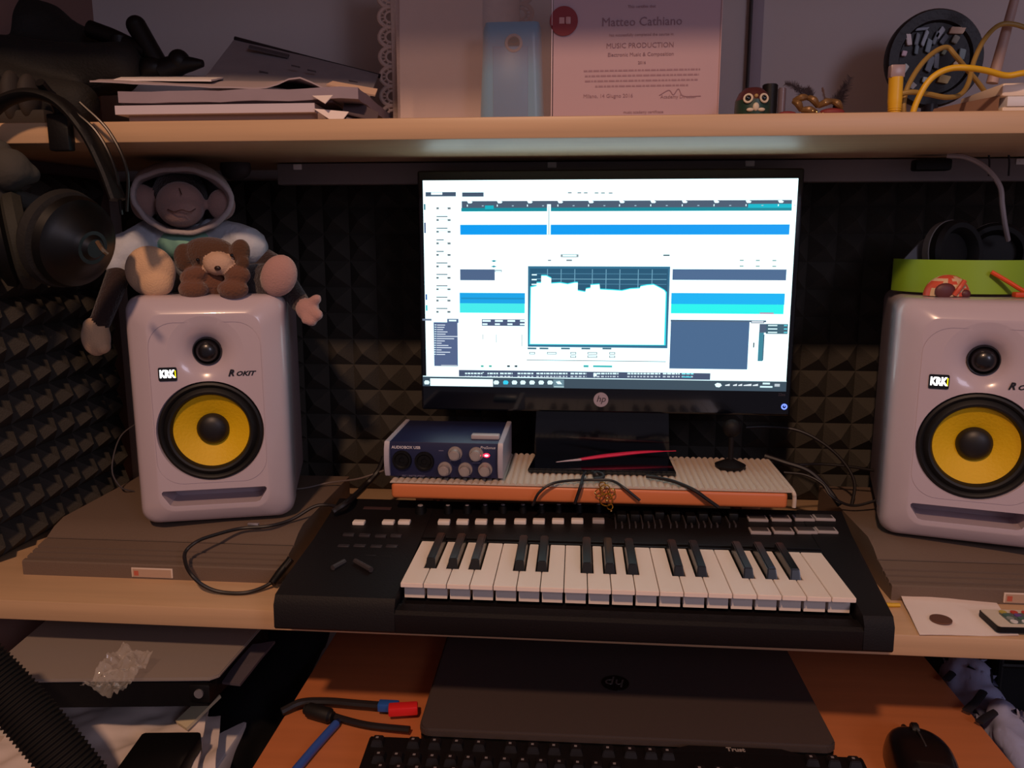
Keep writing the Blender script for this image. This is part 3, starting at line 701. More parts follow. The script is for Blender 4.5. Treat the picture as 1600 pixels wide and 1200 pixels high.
cable('cable', 'thin pale grey cable resting between the left speaker and the riser', [Y(452, 765, 1.08), Z(480, 762, .045), Z(515, 754, .05), Z(560, 748, .06), Y(600, 735, 1.1)], .0013, mat('pale_cable', '6a5c58', .5))
cable('cable', 'thick dark cable rising from the piano keyboard behind the blue box', [Z(520, 800, .062), Z(545, 783, .070), Y(568, 762, 1.08), Y(590, 738, 1.10), Y(600, 715, 1.12)], .0042, cabm)
cable('cable', 'thin grey loop of wire between the foam and the left speaker', [Y(215, 660, 1.10), Y(190, 680, 1.08), Y(178, 710, 1.06), Y(176, 740, 1.05), Y(190, 762, 1.05), Y(210, 768, 1.06)], .0011, mat('grey_cable', '4a4448', .5))
cable('cable', 'black cable looped over the edge of the taupe case beside the keyboard', [Z(530, 793, .062), Z(512, 789, .062), Z(490, 792, .060), Z(455, 812, .048), Z(420, 822, .046), Z(375, 826, .045), Z(335, 836, .046), Z(308, 846, .0450), Z(290, 862, .0360), Z(290, 880, .0310), Z(299, 898, .0245), Z(318, 915, .012), Z(345, 925, .004), Z(385, 926, .003), Z(420, 913, .007), Z(440, 893, .018), Z(455, 875, .03)], .0022, cabm)
bm = bmesh.new(); tube(bm, [Z(425, 912, .008), Z(440, 892, .018), Z(455, 873, .030)], lambda s: .0052-.0012*abs(s-.4), 12); tag(build('cable_plug', bm, blk), 'black cable plug sticking out of the side of the piano keyboard', 'plug')
bm = bmesh.new(); box(bm, (-.007, -.0025, 0), (.007, .0025, .003), .0008); o = tag(build('cable_clip', bm, silver), 'tiny shiny clip on the cable below the left speaker', 'clip'); o.location = Z(396, 821, .0465)

# ------------------------------------------------------------------ right desk: paper, coin, remote, pencil
bm = bmesh.new()
q4 = [Z(1437, 992, .0012), Z(1592, 993, .0012), Z(1543, 921, .0012), Z(1397, 910, .006)]
def bend(u, v): return .004*(1-v)*0+.010*max(0, v-.6)*(1-u)+.0022*math.sin(u*3.1)*v
sheet(bm, q4, .0004, .0009, 16, 2, 20, 0, bend)
pp = tag(build('paper_note', bm, mat('receipt_paper', 'efdcd2', .8, var=.05, vscale=12)), 'curled white paper note under a coin and the remote control', 'paper')
p = Z(1470, 969, .0035); bm = bmesh.new(); cyl(bm, p, p+V((0, 0, .0018)), .0108, n=40, bev=.0003); tag(build('coin', bm, mat('copper_coin', '7a5444', .45, metal=.5)), 'round copper coin resting on the white paper note', 'coin')
for n_, (x, y, sx, sy) in enumerate(((1433, 956, .009, .003), (1473, 926, .004, .003), (1475, 943, .006, .0012), (1524, 975, .020, .0012))):
    pass
a, b, c_ = Z(1563, 978, .0105), Z(1527, 947, .0105), Z(1650, 975, .0105)
rd = thing('remote_control', 'thin white remote control with coloured buttons at the right edge', 'remote control', (a.x, a.y, .0030), math.atan2(c_.y-a.y, c_.x-a.x)*.2)
dpt = .040
bm = bmesh.new(); prism(bm, rrect(.086, dpt, .004, 4, .043-.002, dpt/2), 0, .0060); build('case', bm, blk, rd)
bm = bmesh.new(); prism(bm, rrect(.084, dpt-.002, .0035, 4, .043-.002, dpt/2), .0060, .0070); build('face_plate', bm, mat('remote_face', 'd8c8b4', .45), rd)
bm = bmesh.new(); prism(bm, rrect(.064, .0245, .002, 3, .046, .0185), .0070, .0074); build('dark_field', bm, mat('remote_field', '5a6460', .5), rd)
cols = ['c8405a', '505a52', '3f5c50', '6a4a8a', '2f6a8a']
for r_ in range(4):
    for k in range(5):
        x, y = .019+k*.0115, .0100+r_*.0072
        m = mat('remote_'+(['e8e0da', 'c8403c', 'c0442e', 'b89a48'][0] if False else ('white_btn' if (r_ == 0) else 'col%d' % ((k+r_) % 5))), 'dcd6d2' if r_ == 0 else (['c8405a', '8c9088', '4a6a60', '6a4a8a', 'b89a48'][(k+r_) % 5]), .5)
        if r_ == 3: m = mat('remote_red_strip', 'c0402e', .5) if k > 0 else mat('remote_yellow', 'b8a048', .5)
        bm = bmesh.new(); cyl(bm, (x, y, .0073), (x, y, .0084), .0036, n=16); build('button', bm, m, rd)
cp_ = Z(1390, 945, .003); t = thing('pencil', 'yellow pencil end poking out from under the white note', 'pencil', cp_)
bm = bmesh.new(); tube(bm, [cp_+V((-.006, -.001, .0005)), cp_+V((.002, 0, -.0002)), cp_+V((.011, .001, -.0004))], .0024, 6, sm=2); build('barrel', bm, mat('pencil_yellow', 'e0b020', .4), t, world=True)
bm = bmesh.new(); tube(bm, [cp_+V((-.010, -.001, .0005)), cp_+V((-.006, -.001, .0005))], .0026, 12, sm=0); build('ferrule', bm, gold, t, world=True)

# ------------------------------------------------------------------ lower table, laptop, computer keyboard, mouse
TZ = -.15
t = thing('side_table', 'orange wood table pushed under the desk holding the laptop', 'table', (.063, .60, -.75))
bm = bmesh.new(); box(bm, (-.400, -.1, TZ+.75-.022), (.402, .57, TZ+.75), .0015); build('table_top', bm, woodr, t)
for sx in (-.37, .37):
    for sy in (-.06, .53):
        bm = bmesh.new(); box(bm, (sx-.018, sy-.018, 0), (sx+.018, sy+.018, TZ+.75-.02), .002); build('leg', bm, woodr, t)
a, b = Z(652, 1145, TZ+.026), Z(1310, 1168, TZ+.026)
lx, lw, ly = (a.x+b.x)/2, (b.x-a.x), .790
lap = thing('laptop', 'closed dark grey laptop lying on the orange table below the desk', 'laptop', (lx, ly, TZ), .012)
bm = bmesh.new(); prism(bm, rrect(lw, .275, .012, 5, 0, .1375), .002, .0145, bev=.001); build('base', bm, blk, lap)
bm = bmesh.new(); prism(bm, rrect(lw+.002, .277, .013, 5, 0, .1380), .0150, .0255, bev=.0022); build('lid', bm, mat('laptop_grey', '4b3f3c', .5, bump=.12, bscale=700), lap)
p = Z(963, 1067, TZ+.026)-V((lx, ly, 0))
bm = bmesh.new(); cyl(bm, (0, 0, .0250), (0, 0, .0262), .0165, n=48); 
o = build('logo_disc', bm, mat('logo_gloss', '0c0a0b', .12, coat=.5), lap); o.location = (p.x, p.y, 0)
text('logo_letters', 'hp', .024, mat('logo_chrome', '8a7c78', .25, metal=.6), o, T((0, 0, .0262), (0, 0, math.pi)), .0003, shear=.2)
bm = bmesh.new()
for x in (-.12, .12): cyl(bm, (x-.03, .276, .010), (x+.03, .276, .010), .006, n=16)
build('hinge', bm, blk, lap)
# computer keyboard
ky1 = Z(900, 1172, TZ+.03).y
ckb = thing('computer_keyboard', 'black computer keyboard in front of the laptop, nearest the camera', 'keyboard', (.045, .7745, TZ+.001), .012)
kx0, kx1 = Z(566, 1172, TZ+.03).x-.045, Z(1352, 1185, TZ+.03).x-.045
TL = Matrix.Rotation(0, 4, 'X')
zt = lambda y: .024+(y*.055)
bm = bmesh.new(); pr = [(.0, .002), (.0, .0235), (-.004, .0245), (-.155, .012), (-.160, .008), (-.160, .0)]
sweep_x(bm, pr, kx0, kx1, .001)
hx = Z(1148, 1160, TZ+.03).x-.045
b_ = bmesh.new()
prism(bm, [(hx-.075, -.004), (hx-.048, .0075), (hx+.048, .0075), (hx+.075, -.004)], .003, .0245, bev=.001)
build('case', bm, blk2, ckb)
def keycap(x, y, w=.0148):
    bm = bmesh.new(); zz = zt(y)-.002; h = .0085
    lo = [(x-w/2, y-.0074, zz), (x+w/2, y-.0074, zz), (x+w/2, y+.0074, zz), (x-w/2, y+.0074, zz)]; k = w/2-.0026
    hi = [(x-k, y-.0048, zz+h), (x+k, y-.0048, zz+h), (x+k, y+.0055, zz+h), (x-k, y+.0055, zz+h)]
    A = [bm.verts.new(p) for p in lo]; B = [bm.verts.new(p) for p in hi]; bm.faces.new(A); bm.faces.new(B)
    for i in range(4): bm.faces.new([A[i], A[(i+1) % 4], B[(i+1) % 4], B[i]])
    bmesh.ops.recalc_face_normals(bm, faces=bm.faces); bmesh.ops.bevel(bm, geom=bm.edges[:], offset=.0008, segments=2, affect='EDGES')
    kk = build('key', bm, mat('keycap', '1a1618', .4), ckb)
    bm = bmesh.new(); box(bm, (x-.0022, y-.0005, zz+h-.0002), (x+.0006, y+.0022, zz+h+.0002)); build('legend', bm, mat('legend_grey', '8a8080', .5), kk)
sx = (kx1-kx0)/790.
for px in (583, 642, 677, 713, 749, 800, 836, 870, 905, 956, 991, 1023, 1050): keycap(kx0+(px-566)*sx, -.012)
for px in (1273, 1306, 1338): keycap(kx0+(px-566)*sx, -.012)
for r_, y_ in ((1, -.036), (2, -.054)):
    for k in range(14): keycap(kx0+.012+k*.0185+.006*r_, y_)
    for k in range(3): keycap(kx0+(1095-566)*sx+k*.0185, y_)
    for k in range(3): keycap(kx0+(1200-566)*sx+k*.0185+.01, y_)
p = Y(1147, 1168, ky1+.006); text('lettering', 'Trust', .0085, mat('kb_text', '9a8c84', .4), ckb, T((hx, .0020, .0245)), .0003, bold=.0003)
# mouse
mz = TZ; p = Z(1448, 1190, TZ+.02)
ms = thing('computer_mouse', 'black computer mouse on the orange table right of the laptop', 'mouse', (p.x, .795, mz), -.12)
def mouse_mesh(z0, z1, s=1.0):
    bm = bmesh.new(); n, m_ = 28, 12; rings = []
    for j in range(m_+1):
        t_ = j/m_; a = t_*math.pi/2; k = math.cos(a)**.45 if t_ < 1 else 0.0
        rr = []
        for i in range(n):
            th = 2*math.pi*i/n; cx_, sy_ = math.cos(th), math.sin(th)
            x = math.copysign(abs(cx_)**.75, cx_)*.034*s*k*(1-.10*max(0, sy_)); y = math.copysign(abs(sy_)**.8, sy_)*.056*s*k
            h = z0+(z1-z0)*math.sin(a)*(1-.28*max(0, sy_*k))
            rr.append(bm.verts.new((x, y, h)))
        rings.append(rr)
    for A, B in zip(rings, rings[1:]):
        for i in range(n): bm.faces.new([A[i], A[(i+1) % n], B[(i+1) % n], B[i]])
    bm.faces.new(rings[0]); bmesh.ops.remove_doubles(bm, verts=bm.verts, dist=1e-5); return bm
build('shell', mouse_mesh(.0015, .036), mat('mouse_black', '120d0e', .28, coat=.3), ms)
bm = bmesh.new(); cyl(bm, (-.0035, .030, .0275), (.0035, .030, .0275), .0085, n=24, bev=.001); build('scroll_wheel', bm, rubber, ms)
bm = bmesh.new(); tube(bm, [(0, -.01, .0363), (0, .012, .0352), (0, .024, .0325)], .0009, 8); build('split_line', bm, grey, ms)
bm = bmesh.new(); tube(bm, [(0, .054, .010), (0, .062, .010), (.002, .075, .004)], .0028, 10); build('cord_stub', bm, rubber, ms)
# USB cables left
cable('cable', 'upper black USB cable lying across the orange table', [Z(440, 1112, TZ+.006), Z(470, 1098, TZ+.010), Z(510, 1096, TZ+.009), Z(560, 1100, TZ+.009), Z(598, 1103, TZ+.010)], .0048, cabm)
cable('cable', 'lower black USB cable bending towards the computer keyboard', [Z(500, 1112, TZ+.008), Z(540, 1125, TZ+.006), Z(580, 1134, TZ+.006), Z(640, 1140, TZ+.008)], .0040, cabm)
bm = bmesh.new(); tube(bm, [Z(478, 1108, TZ+.010), Z(500, 1114, TZ+.011), Z(520, 1120, TZ+.010)], lambda s: .0085 if .1 < s < .9 else .006, 14); tag(build('ferrite_bead', bm, rubber), 'chunky black ferrite bead on the USB cable', 'cable')
t = thing('usb_plug', 'red and blue USB plug at the left edge of the laptop', 'plug', Z(625, 1105, TZ+.008))
bm = bmesh.new(); p = Z(607, 1103, TZ+.011); box(bm, (-.012, -.006, -.005), (.012, .006, .005), .0015, M=Matrix.Translation(p)); build('blue_collar', bm, mat('usb_blue', '2a5aa8', .4), t, world=True)
bm = bmesh.new(); p = Z(630, 1107, TZ+.012); box(bm, (-.017, -.008, -.0055), (.017, .006, .0055), .002, M=Matrix.Translation(p) @ Matrix.Rotation(.2, 4, 'Z')); build('red_shell', bm, mat('usb_red', 'e8282c', .4), t, world=True)
bm = bmesh.new(); tube(bm, [Z(525, 1131, TZ+.005), Z(490, 1170, TZ+.005), Z(440, 1230, TZ+.005)], .0048, 12, sm=2); pn = thing('pen', 'blue pen lying on the orange table left of the computer keyboard', 'pen', Z(500, 1160, TZ+.005)); build('barrel', bm, mat('pen_blue', '3a5aa8', .35), pn, world=True)
bm = bmesh.new(); a = Z(525, 1131, TZ+.005); d_ = (a-Z(490, 1170, TZ+.005)).normalized(); cyl(bm, a, a+d_*.006, .0046, .0034, 12); build('end_cap', bm, mat('pen_dark', '1c2240', .4), pn, world=True)

# ------------------------------------------------------------------ lower left: cabinet with files, papers, bag, hose
t = thing('low_cabinet', 'dark low cabinet under the desk, carrying papers and files', 'cabinet', (-.56, .55, -.75))
bm = bmesh.new(); box(bm, (-.178, 0, 0), (.175, .6, .46), .002); build('carcass', bm, mat('dark_cabinet', '3a302c', .6), t)
CT = -.29
def pz(x, y, z): return Z(x, y, z)
gb = thing('document_box', 'grey document box with white stained edge under the left of the desk', 'file box', Z(150, 1060, -.18)+V((0, 0, -.02)))
zt_ = -.065
fl, fr = Z(-40, 1063, zt_), Z(338, 1060, zt_)
bm = bmesh.new(); prism(bm, [(fl.x, fl.y), (fr.x-.008, fr.y), (fr.x, fr.y+.008), (fr.x+.004, fl.y+.19), (fl.x-.02, fl.y+.19)], zt_-.004, zt_, bev=.0012); build('lid', bm, mat('file_grey', '8c8078', .7, bump=.1, bscale=100), gb, world=True)
bm = bmesh.new(); prism(bm, [(fl.x, fl.y+.004), (fr.x-.012, fr.y+.004), (fr.x-.004, fl.y+.18), (fl.x-.02, fl.y+.18)], zt_-.036, zt_-.004, bev=.001); build('tray', bm, blk, gb, world=True)
random.seed(11)
# paper pile
lay = [(-60, 1230, 300, 1236, 330, 1096, 60, 1094, -.15, 'stack of white papers sagging beneath the grey document box', .011),
       (40, 1260, 330, 1262, 345, 1120, 90, 1128, -.163, 'wavy white sheet folded over on top of the lower paper pile', .016),
       (-80, 1290, 250, 1290, 300, 1160, 0, 1150, -.177, 'crumpled white sheet lying under the corrugated hose', .008)]
for i, (a, b, c_, d, e, f_, g_, h_, z, lb, am) in enumerate(lay):
    bm = bmesh.new(); sheet(bm, [Z(a, b, z), Z(c_, d, z), Z(e, f_, z), Z(g_, h_, z)], .004 if i == 0 else .0012, am, 28, i*5, 16)
    tag(build('paper_sheet', bm, mat('crumpled_paper', 'd8c8c0', .8)), lb, 'paper', None)
bm = bmesh.new(); box(bm, (-.733, .66, CT), (-.40, .90, -.186), .004); tag(build('paper_pile', bm, paper), 'thick block of white papers on the low cabinet', 'paper')
bm = bmesh.new(); sheet(bm, [Z(275, 1128, -.142), Z(292, 1140, -.142), Z(345, 1088, -.130), Z(325, 1082, -.130)], .004, .001, 8, 3, 20); tag(build('cardboard_strip', bm, mat('card_cream', 'cdbd9c', .7)), 'folded cream cardboard strip poking out of the papers', 'cardboard')
# clear plastic wrapper
def clear(name, h='ffffff', a=.28, rough=.12):
    return mat(name, h, rough, alpha=a, spec=.8, coat=.5)
bm = bmesh.new(); sheet(bm, [Z(125, 1072, -.058), Z(185, 1090, -.058), Z(240, 1022, -.050), Z(190, 1012, -.050)], .0004, .012, 30, 4, 75)
tag(build('plastic_wrapper', bm, clear('wrapper_clear', 'fff4e8', .10, .06)), 'crumpled clear plastic wrapper glinting on the grey document box', 'wrapper')
# black bag and strap
o = blob('black_bag', [('c', Z(470, 990, -.16), Z(400, 1100, -.20), (.045, .045), 0), ('c', Z(400, 1100, -.20), Z(330, 1210, -.24), (.045, .055), 0), ('c', Z(420, 1190, -.24), Z(440, 1060, -.22), (.03, .03), 0)], [mat('black_nylon', '0a090b', .8, bump=.15, bscale=400, spec=.2)], voxel=.006, sm=6, disp=.006, ds=18)
tag(o, 'slumped black nylon bag between the papers and the orange table', 'bag')
bm = bmesh.new(); sheet(bm, [Z(375, 1070, -.09), Z(345, 1066, -.09), Z(395, 1008, -.08), Z(430, 1004, -.08)], .003, .002, 10, 6, 20); tag(build('grey_folder', bm, mat('folder_grey', '4e464c', .6)), 'dark grey folder edge leaning beside the document box', 'folder')
bm = bmesh.new(); p = Z(262, 1170, -.140); box(bm, (-.035, -.05, -.02), (.03, .02, .008), .004, M=Matrix.Translation(p) @ Matrix.Rotation(.1, 4, 'Z')); st = tag(build('black_adapter', bm, blk), 'black plastic power adapter on the papers at the lower left', 'adapter')
bm = bmesh.new(); p = Z(318, 1078, -.085); box(bm, (-.012, -.010, -.010), (.012, .012, .012), .003, M=Matrix.Translation(p)); cyl(bm, p+V((0, -.012, .002)), p+V((0, -.009, .002)), .005, n=16, mi=1); tag(build('binder_clip', bm, [blk, silver]), 'small black clip hanging at the right end of the document box', 'clip')
# corrugated hose
pts = [Y(-60, 1010, .66), Y(10, 1080, .66), Y(80, 1160, .655), Y(150, 1250, .65), Y(200, 1330, .64)]
P = spline(pts, 170)
bm = bmesh.new(); cnt = len(P)
tube(bm, P, lambda s: .0225+.0011*math.sin(s*2*math.pi*58), 24, sm=0); tag(build('corrugated_hose', bm, mat('hose_black', '161210', .75, spec=.25), ang=60), 'thick black corrugated hose crossing the lower left papers', 'hose')
# lower right: clothes and crate
bm = bmesh.new()
o = blob('folded_clothes', [('e', (.502, .90, -.205), (.030, .06, .07), 0), ('e', (.500, .985, -.185), (.030, .055, .065), 0), ('e', (.520, .86, -.33), (.045, .06, .06), 0), ('c', (.505, .90, -.24), (.550, .95, -.27), .035, 0)], [mat('pale_blue_cotton', '9498b8', .9, bump=.3, bscale=90)], voxel=.004, sm=2, disp=.016, ds=32)
tag(o, 'pale blue white cotton clothes heaped beyond the orange table', 'clothes')
cr = thing('wire_crate', 'black wire crate at the lower right corner below the desk', 'crate', (.725, 1.17, -.75))
for k in range(7):
    bm = bmesh.new(); a = V((-.19+.055*k, -.18, 0)); tube(bm, [a, a+V((0, 0, .66))], .004, 8, sm=0); build('wire', bm, blk, cr)
for k in range(7):
    bm = bmesh.new(); a = V((-.19, -.18, .20+.07*k)); tube(bm, [a, a+V((.34, 0, 0))], .004, 8, sm=0); build('wire', bm, blk, cr)
bm = bmesh.new(); box(bm, (-.19, -.17, .005), (.15, .07, .66), .004); build('dark_lining', bm, mat('lining', '0c0c0e', .9), cr)
for lb, pts in (('dark strap crossing the pale clothes beside the table edge', [(1520, 1020), (1495, 1045), (1478, 1062)]), ('dark curved strap low over the pale clothes', [(1560, 1110), (1545, 1118), (1530, 1128)]), ('dark strap hanging over the right side of the clothes', [(1535, 1030), (1545, 1060), (1530, 1090), (1510, 1110)])):
    bm = bmesh.new(); tube(bm, [Z(x, y, -.142) for x, y in pts], .005, 8, flat=.4); tag(build('strap', bm, mat('strap_navy', '14121c', .7)), lb, 'strap')

# ------------------------------------------------------------------ soft toys on the left speaker
fur = mat('dark_brown_plush', '2e1c18', .95, bump=1, bscale=350, sheen=.3)
skin = mat('beige_plush', 'd9b08a', .9, bump=.5, bscale=500, sheen=.3)
pink = mat('shaded_beige_plush', 'b58a82', .9, bump=.5, bscale=500, sheen=.3)  # beige plush again, shade on right hand and foot put into its colour
facem = mat('face_plush', '9c7a72', .9, bump=.5, bscale=500, sheen=.3)
shirt = mat('pale_blue_cloth', 'c0c4ce', .85, bump=.3, bscale=300)
print_ = mat('mint_print', '86b8a4', .8)
mk = thing('monkey_plush', 'plush monkey in a pale hooded shirt slumped on the left speaker', 'soft toy', Y(282, 462, 1.03))
E = []
def e(px, py, y, r, m, rot=(0, 0, 0)): E.append(('e', Y(px, py, y), r, m, rot))
def cc(a, b, r, m): E.append(('c', Y(*a), Y(*b), r, m))
e(282, 306, 1.045, (.034, .034, .036), 0)
e(282, 320, 1.010, (.031, .024, .029), 3)
e(284, 330, 1.000, (.026, .020, .019), 3)
e(224, 316, 1.020, (.017, .012, .023), 3); e(346, 320, 1.020, (.018, .012, .020), 3)
cc((282, 340, 1.05), (282, 420, 1.07), (.03, .042), 0)
cc((230, 385, 1.04), (185, 430, .99), (.017, .015), 0); cc((185, 430, .99), (158, 500, .965), (.015, .013), 0)
e(150, 527, .962, (.018, .015, .024), 1); e(141, 511, .955, (.009, .009, .011), 1); e(160, 541, .958, (.010, .010, .010), 1)
cc((375, 385, 1.05), (430, 415, 1.03), (.017, .015), 0); cc((430, 415, 1.03), (470, 475, 1.0), (.015, .013), 0)
e(481, 484, .990, (.015, .012, .015), 2)
cc((485, 475, .988), (495, 467, .985), (.0075, .0065), 2); cc((487, 487, .985), (497, 492, .98), (.008, .007), 2); cc((483, 492, .985), (487, 502, .98), (.008, .007), 2); cc((477, 490, .985), (478, 500, .98), (.007, .006), 2)
cc((265, 440, 1.05), (242, 440, .985), (.022, .020), 0); cc((345, 440, 1.05), (418, 440, 1.0), (.022, .024), 0)
e(235, 424, .952, (.030, .018, .032), 1, (.2, .35, .2)); e(242, 440, .950, (.023, .017, .020), 1)
e(436, 431, .972, (.022, .015, .027), 2, (.1, .45, .1)); e(424, 440, .985, (.02, .014, .024), 0, (.1, .45, .1))
monkey = blob('body', E, [fur, skin, pink, facem], mk, True, .0024, 4)
# face crease, eyes
bm = bmesh.new(); tube(bm, [Y(262, 327, .978), Y(272, 331, .975), Y(284, 328, .973), Y(296, 331, .975), Y(306, 326, .979)], .0007, 6); build('mouth', bm, mat('thread_brown', '4a2f2a', .9), mk, world=True)
bm = bmesh.new(); tube(bm, [Y(280, 294, .992), Y(284, 304, .984)], .0006, 6, sm=2); build('nose_seam', bm, mat('thread_brown', '4a2f2a', .9), mk, world=True)
E = []
e(282, 395, 1.065, (.052, .044, .048), 0); e(282, 375, 1.050, (.042, .034, .030), 0); e(290, 383, 1.022, (.034, .014, .022), 1)
cc((240, 368, 1.045), (205, 398, 1.01), (.022, .030), 0); cc((205, 400, 1.01), (192, 412, 1.0), (.026, .022), 0); cc((335, 364, 1.045), (388, 384, 1.03), (.021, .026), 0)
E.append(('e', Y(205, 395, 1.005), (.018, .012, .014), 0))
blob('hoodie', E, [shirt, print_], mk, True, .0026, 3, disp=.003, ds=40)
# hood: shell around the head
rim = [(208, 296), (214, 282), (232, 272), (256, 266), (284, 264), (312, 268), (338, 280), (356, 296), (362, 314), (354, 334), (338, 349), (318, 359), (294, 364), (268, 362), (246, 354), (228, 341), (216, 326), (208, 311)]
rimp = spline([V((x, y, 0)) for x, y in rim+rim[:1]], 3)[:-1]; NR = len(rimp)
bm = bmesh.new()
cen = V((sum(p.x for p in rimp)/NR, sum(p.y for p in rimp)/NR)); rings = []
for s, y_, up in ((.86, 1.022, 0), (.95, 1.004, 0), (1.0, 1.0, 0), (1.02, 1.010, -7), (.96, 1.035, -15), (.84, 1.06, -21), (.60, 1.082, -24), (.3, 1.095, -24)):
    rings.append([bm.verts.new(Y(cen.x+(q.x-cen.x)*s, cen.y+(q.y-cen.y)*s+(up if q.y < cen.y else up*.3)+1.6*noise.noise(V((q.x*.05, q.y*.05, y_*30))), y_)) for q in rimp])
for A, B in zip(rings, rings[1:]):
    for k in range(NR): bm.faces.new([A[k], A[(k+1) % NR], B[(k+1) % NR], B[k]])
bm.faces.new(rings[-1])
tube(bm, [Y(q.x, q.y+.8*math.sin(k*1.3), 1.0) for k, q in enumerate(rimp)], .0034, 8, sm=0, closed=True)
hd = build('hood', bm, mat('pale_grey_cloth', 'a89c9c', .9, bump=.5, bscale=300), mk, world=True, ang=80)
# puppy
br = mat('brown_plush', '52331f', .95, bump=1, bscale=350, sheen=.3); br2 = mat('tan_plush', '6c4430', .95, bump=1, bscale=350, sheen=.3); mz_ = mat('muzzle_plush', 'c9a58c', .9, bump=.4, bscale=500)
pu = thing('puppy_plush', 'small brown plush puppy sitting between the monkey feet', 'soft toy', Y(335, 462, .965))
E = []
e(328, 397, .975, (.033, .022, .021), 0); e(320, 386, .975, (.022, .018, .012), 0)
e(288, 403, .968, (.013, .010, .018), 0); e(374, 396, .968, (.013, .010, .018), 0, (0, .3, 0)); e(380, 410, .962, (.008, .007, .009), 0)
e(336, 440, .978, (.026, .020, .022), 1); e(303, 431, .958, (.018, .013, .011), 1, (0, -.3, 0)); e(371, 430, .960, (.016, .013, .012), 1)
e(302, 452, .952, (.018, .015, .0125), 1); e(364, 452, .955, (.019, .015, .0125), 1); e(341, 412, .956, (.0185, .012, .0140), 2)
blob('body', E, [br, br2, mz_], pu, True, .0019, 3)
for px, py in ((309, 406), (362, 399)):
    bm = bmesh.new(); ell(bm, Y(px, py, .9535), (.0021, .002, .0021)); build('eye', bm, gloss, pu, world=True)
bm = bmesh.new(); ell(bm, Y(340, 419, .9455), (.0040, .0026, .0030)); build('nose', bm, mat('nose_brown', '2a1614', .4), pu, world=True)

# ------------------------------------------------------------------ things on the right speaker
t = thing('headphones', 'lime green band headphones with black cups on the right speaker', 'headphones', Y(1560, 468, 1.07))
lime = mat('lime_plastic', '8ab02c', .45)
zb_ = SZ+SH+.001
cz = Y(1500, 430, 1.02)
hc = V((.485, 1.085, zb_+.001)); bm = bmesh.new(); pin = []
N = 40
prs = []
for k in range(N+1):
    a = R(178+k/N*170); prs.append((hc.x+.085*math.cos(a), hc.y+.075*math.sin(a)+.0))
for k in range(N+1):
    x, y = prs[k]; a = R(178+k/N*170); n_ = V((math.cos(a), math.sin(a), 0))
    z0_, z1_ = hc.z, hc.z+.040
    pin.append([bm.verts.new(V((x, y, z0_))), bm.verts.new(V((x, y, z1_))), bm.verts.new(V((x, y, z1_))-n_*.003), bm.verts.new(V((x, y, z0_))-n_*.003)])
for A, B in zip(pin, pin[1:]):
    for k in range(4): bm.faces.new([A[k], A[(k+1) % 4], B[(k+1) % 4], B[k]])
bm.faces.new(pin[0]); bm.faces.new(pin[-1][::-1]); build('headband', bm, lime, t, world=True)
def cup(c, r, d, ax):
    M = T(c) @ V(ax).to_track_quat('Z', 'Y').to_matrix().to_4x4()
    bm = bmesh.new(); lathe(bm, [(0, -d), (r*.8, -d), (r*.98, -d*.6), (r, 0), (r*.96, .002)], M, 40); a = build('ear_shell', bm, mat('shell_white_grey', '8a8684', .4), t, world=True)
    bm = bmesh.new(); lathe(bm, [(r*.98, .001), (r*.98, .010), (r*.88, .015), (r*.74, .014), (r*.62, .006), (r*.60, .001), (0, .001)], M, 40); build('ear_cushion', bm, rubber, t, world=True)
cup(hc+V((-.012, .006, .047)), .042, .016, (.45, -.9, .1)); cup(hc+V((.052, .030, .046)), .040, .016, (-.3, -.9, .05))
p = hc+V((-.012, .006, .043)); bm = bmesh.new(); sheet(bm, [V((hc.x-.084, hc.y-.002, hc.z+.028)), V((hc.x-.050, hc.y+.004, hc.z+.028)), V((hc.x-.040, hc.y+.012, hc.z+.068)), V((hc.x-.050, hc.y+.012, hc.z+.062))], .003, 0, 6); build('yoke', bm, mat('yoke_grey', '6c6c70', .5), t, world=True)
t = thing('small_shell', 'small red and cream painted shell on the top of the right speaker', 'ornament', (0, 0, 0))
pc = Z(1480, 470, zb_+.000); pc.y = max(pc.y, .985)
t.location = pc
shc = Y(1480, 458, .998)
bm = bmesh.new(); n, m_ = 24, 8; rings = []
for j in range(m_+1):
    a = j/m_*math.pi/2; rings.append([bm.verts.new(V((shc.x+.026*math.cos(a)*math.cos(2*math.pi*i/n), 1.0+.018*math.cos(a)*math.sin(2*math.pi*i/n), zb_+.0245*math.sin(a)))) for i in range(n)])
for A, B in zip(rings, rings[1:]):
    for i in range(n):
        f = bm.faces.new([A[i], A[(i+1) % n], B[(i+1) % n], B[i]]); c0 = f.calc_center_median()
        f.material_index = 1 if (noise.noise(c0*90) > .02) else 0
bm.faces.new(rings[0]); bmesh.ops.remove_doubles(bm, verts=bm.verts, dist=1e-5)
build('dome', bm, [mat('shell_cream', 'd8b890', .5), mat('shell_red', 'd0553c', .4)], t, world=True)
bm = bmesh.new(); ell(bm, (shc.x-.008, .985, zb_+.006), (.012, .004, .0095)); ell(bm, (shc.x+.015, .986, zb_+.003), (.006, .004, .005)); build('dark_opening', bm, mat('shell_maroon', '5a2a2c', .5), t, world=True)
bm = bmesh.new(); tube(bm, [(shc.x+.001, .982, zb_+.0015), (shc.x+.006, .981, zb_+.010), (shc.x+.012, .984, zb_+.018)], .0028, 8); build('ridge', bm, mat('shell_red', 'd0553c', .4), t, world=True)
t = cable('cable', 'bright orange red cable draped over the green headband', [Y(1549, 425, 1.005), Y(1575, 440, 1.0), Y(1600, 455, .995), Y(1625, 466, .99)], .0026, mat('orange_cable', 'e0501c', .4))
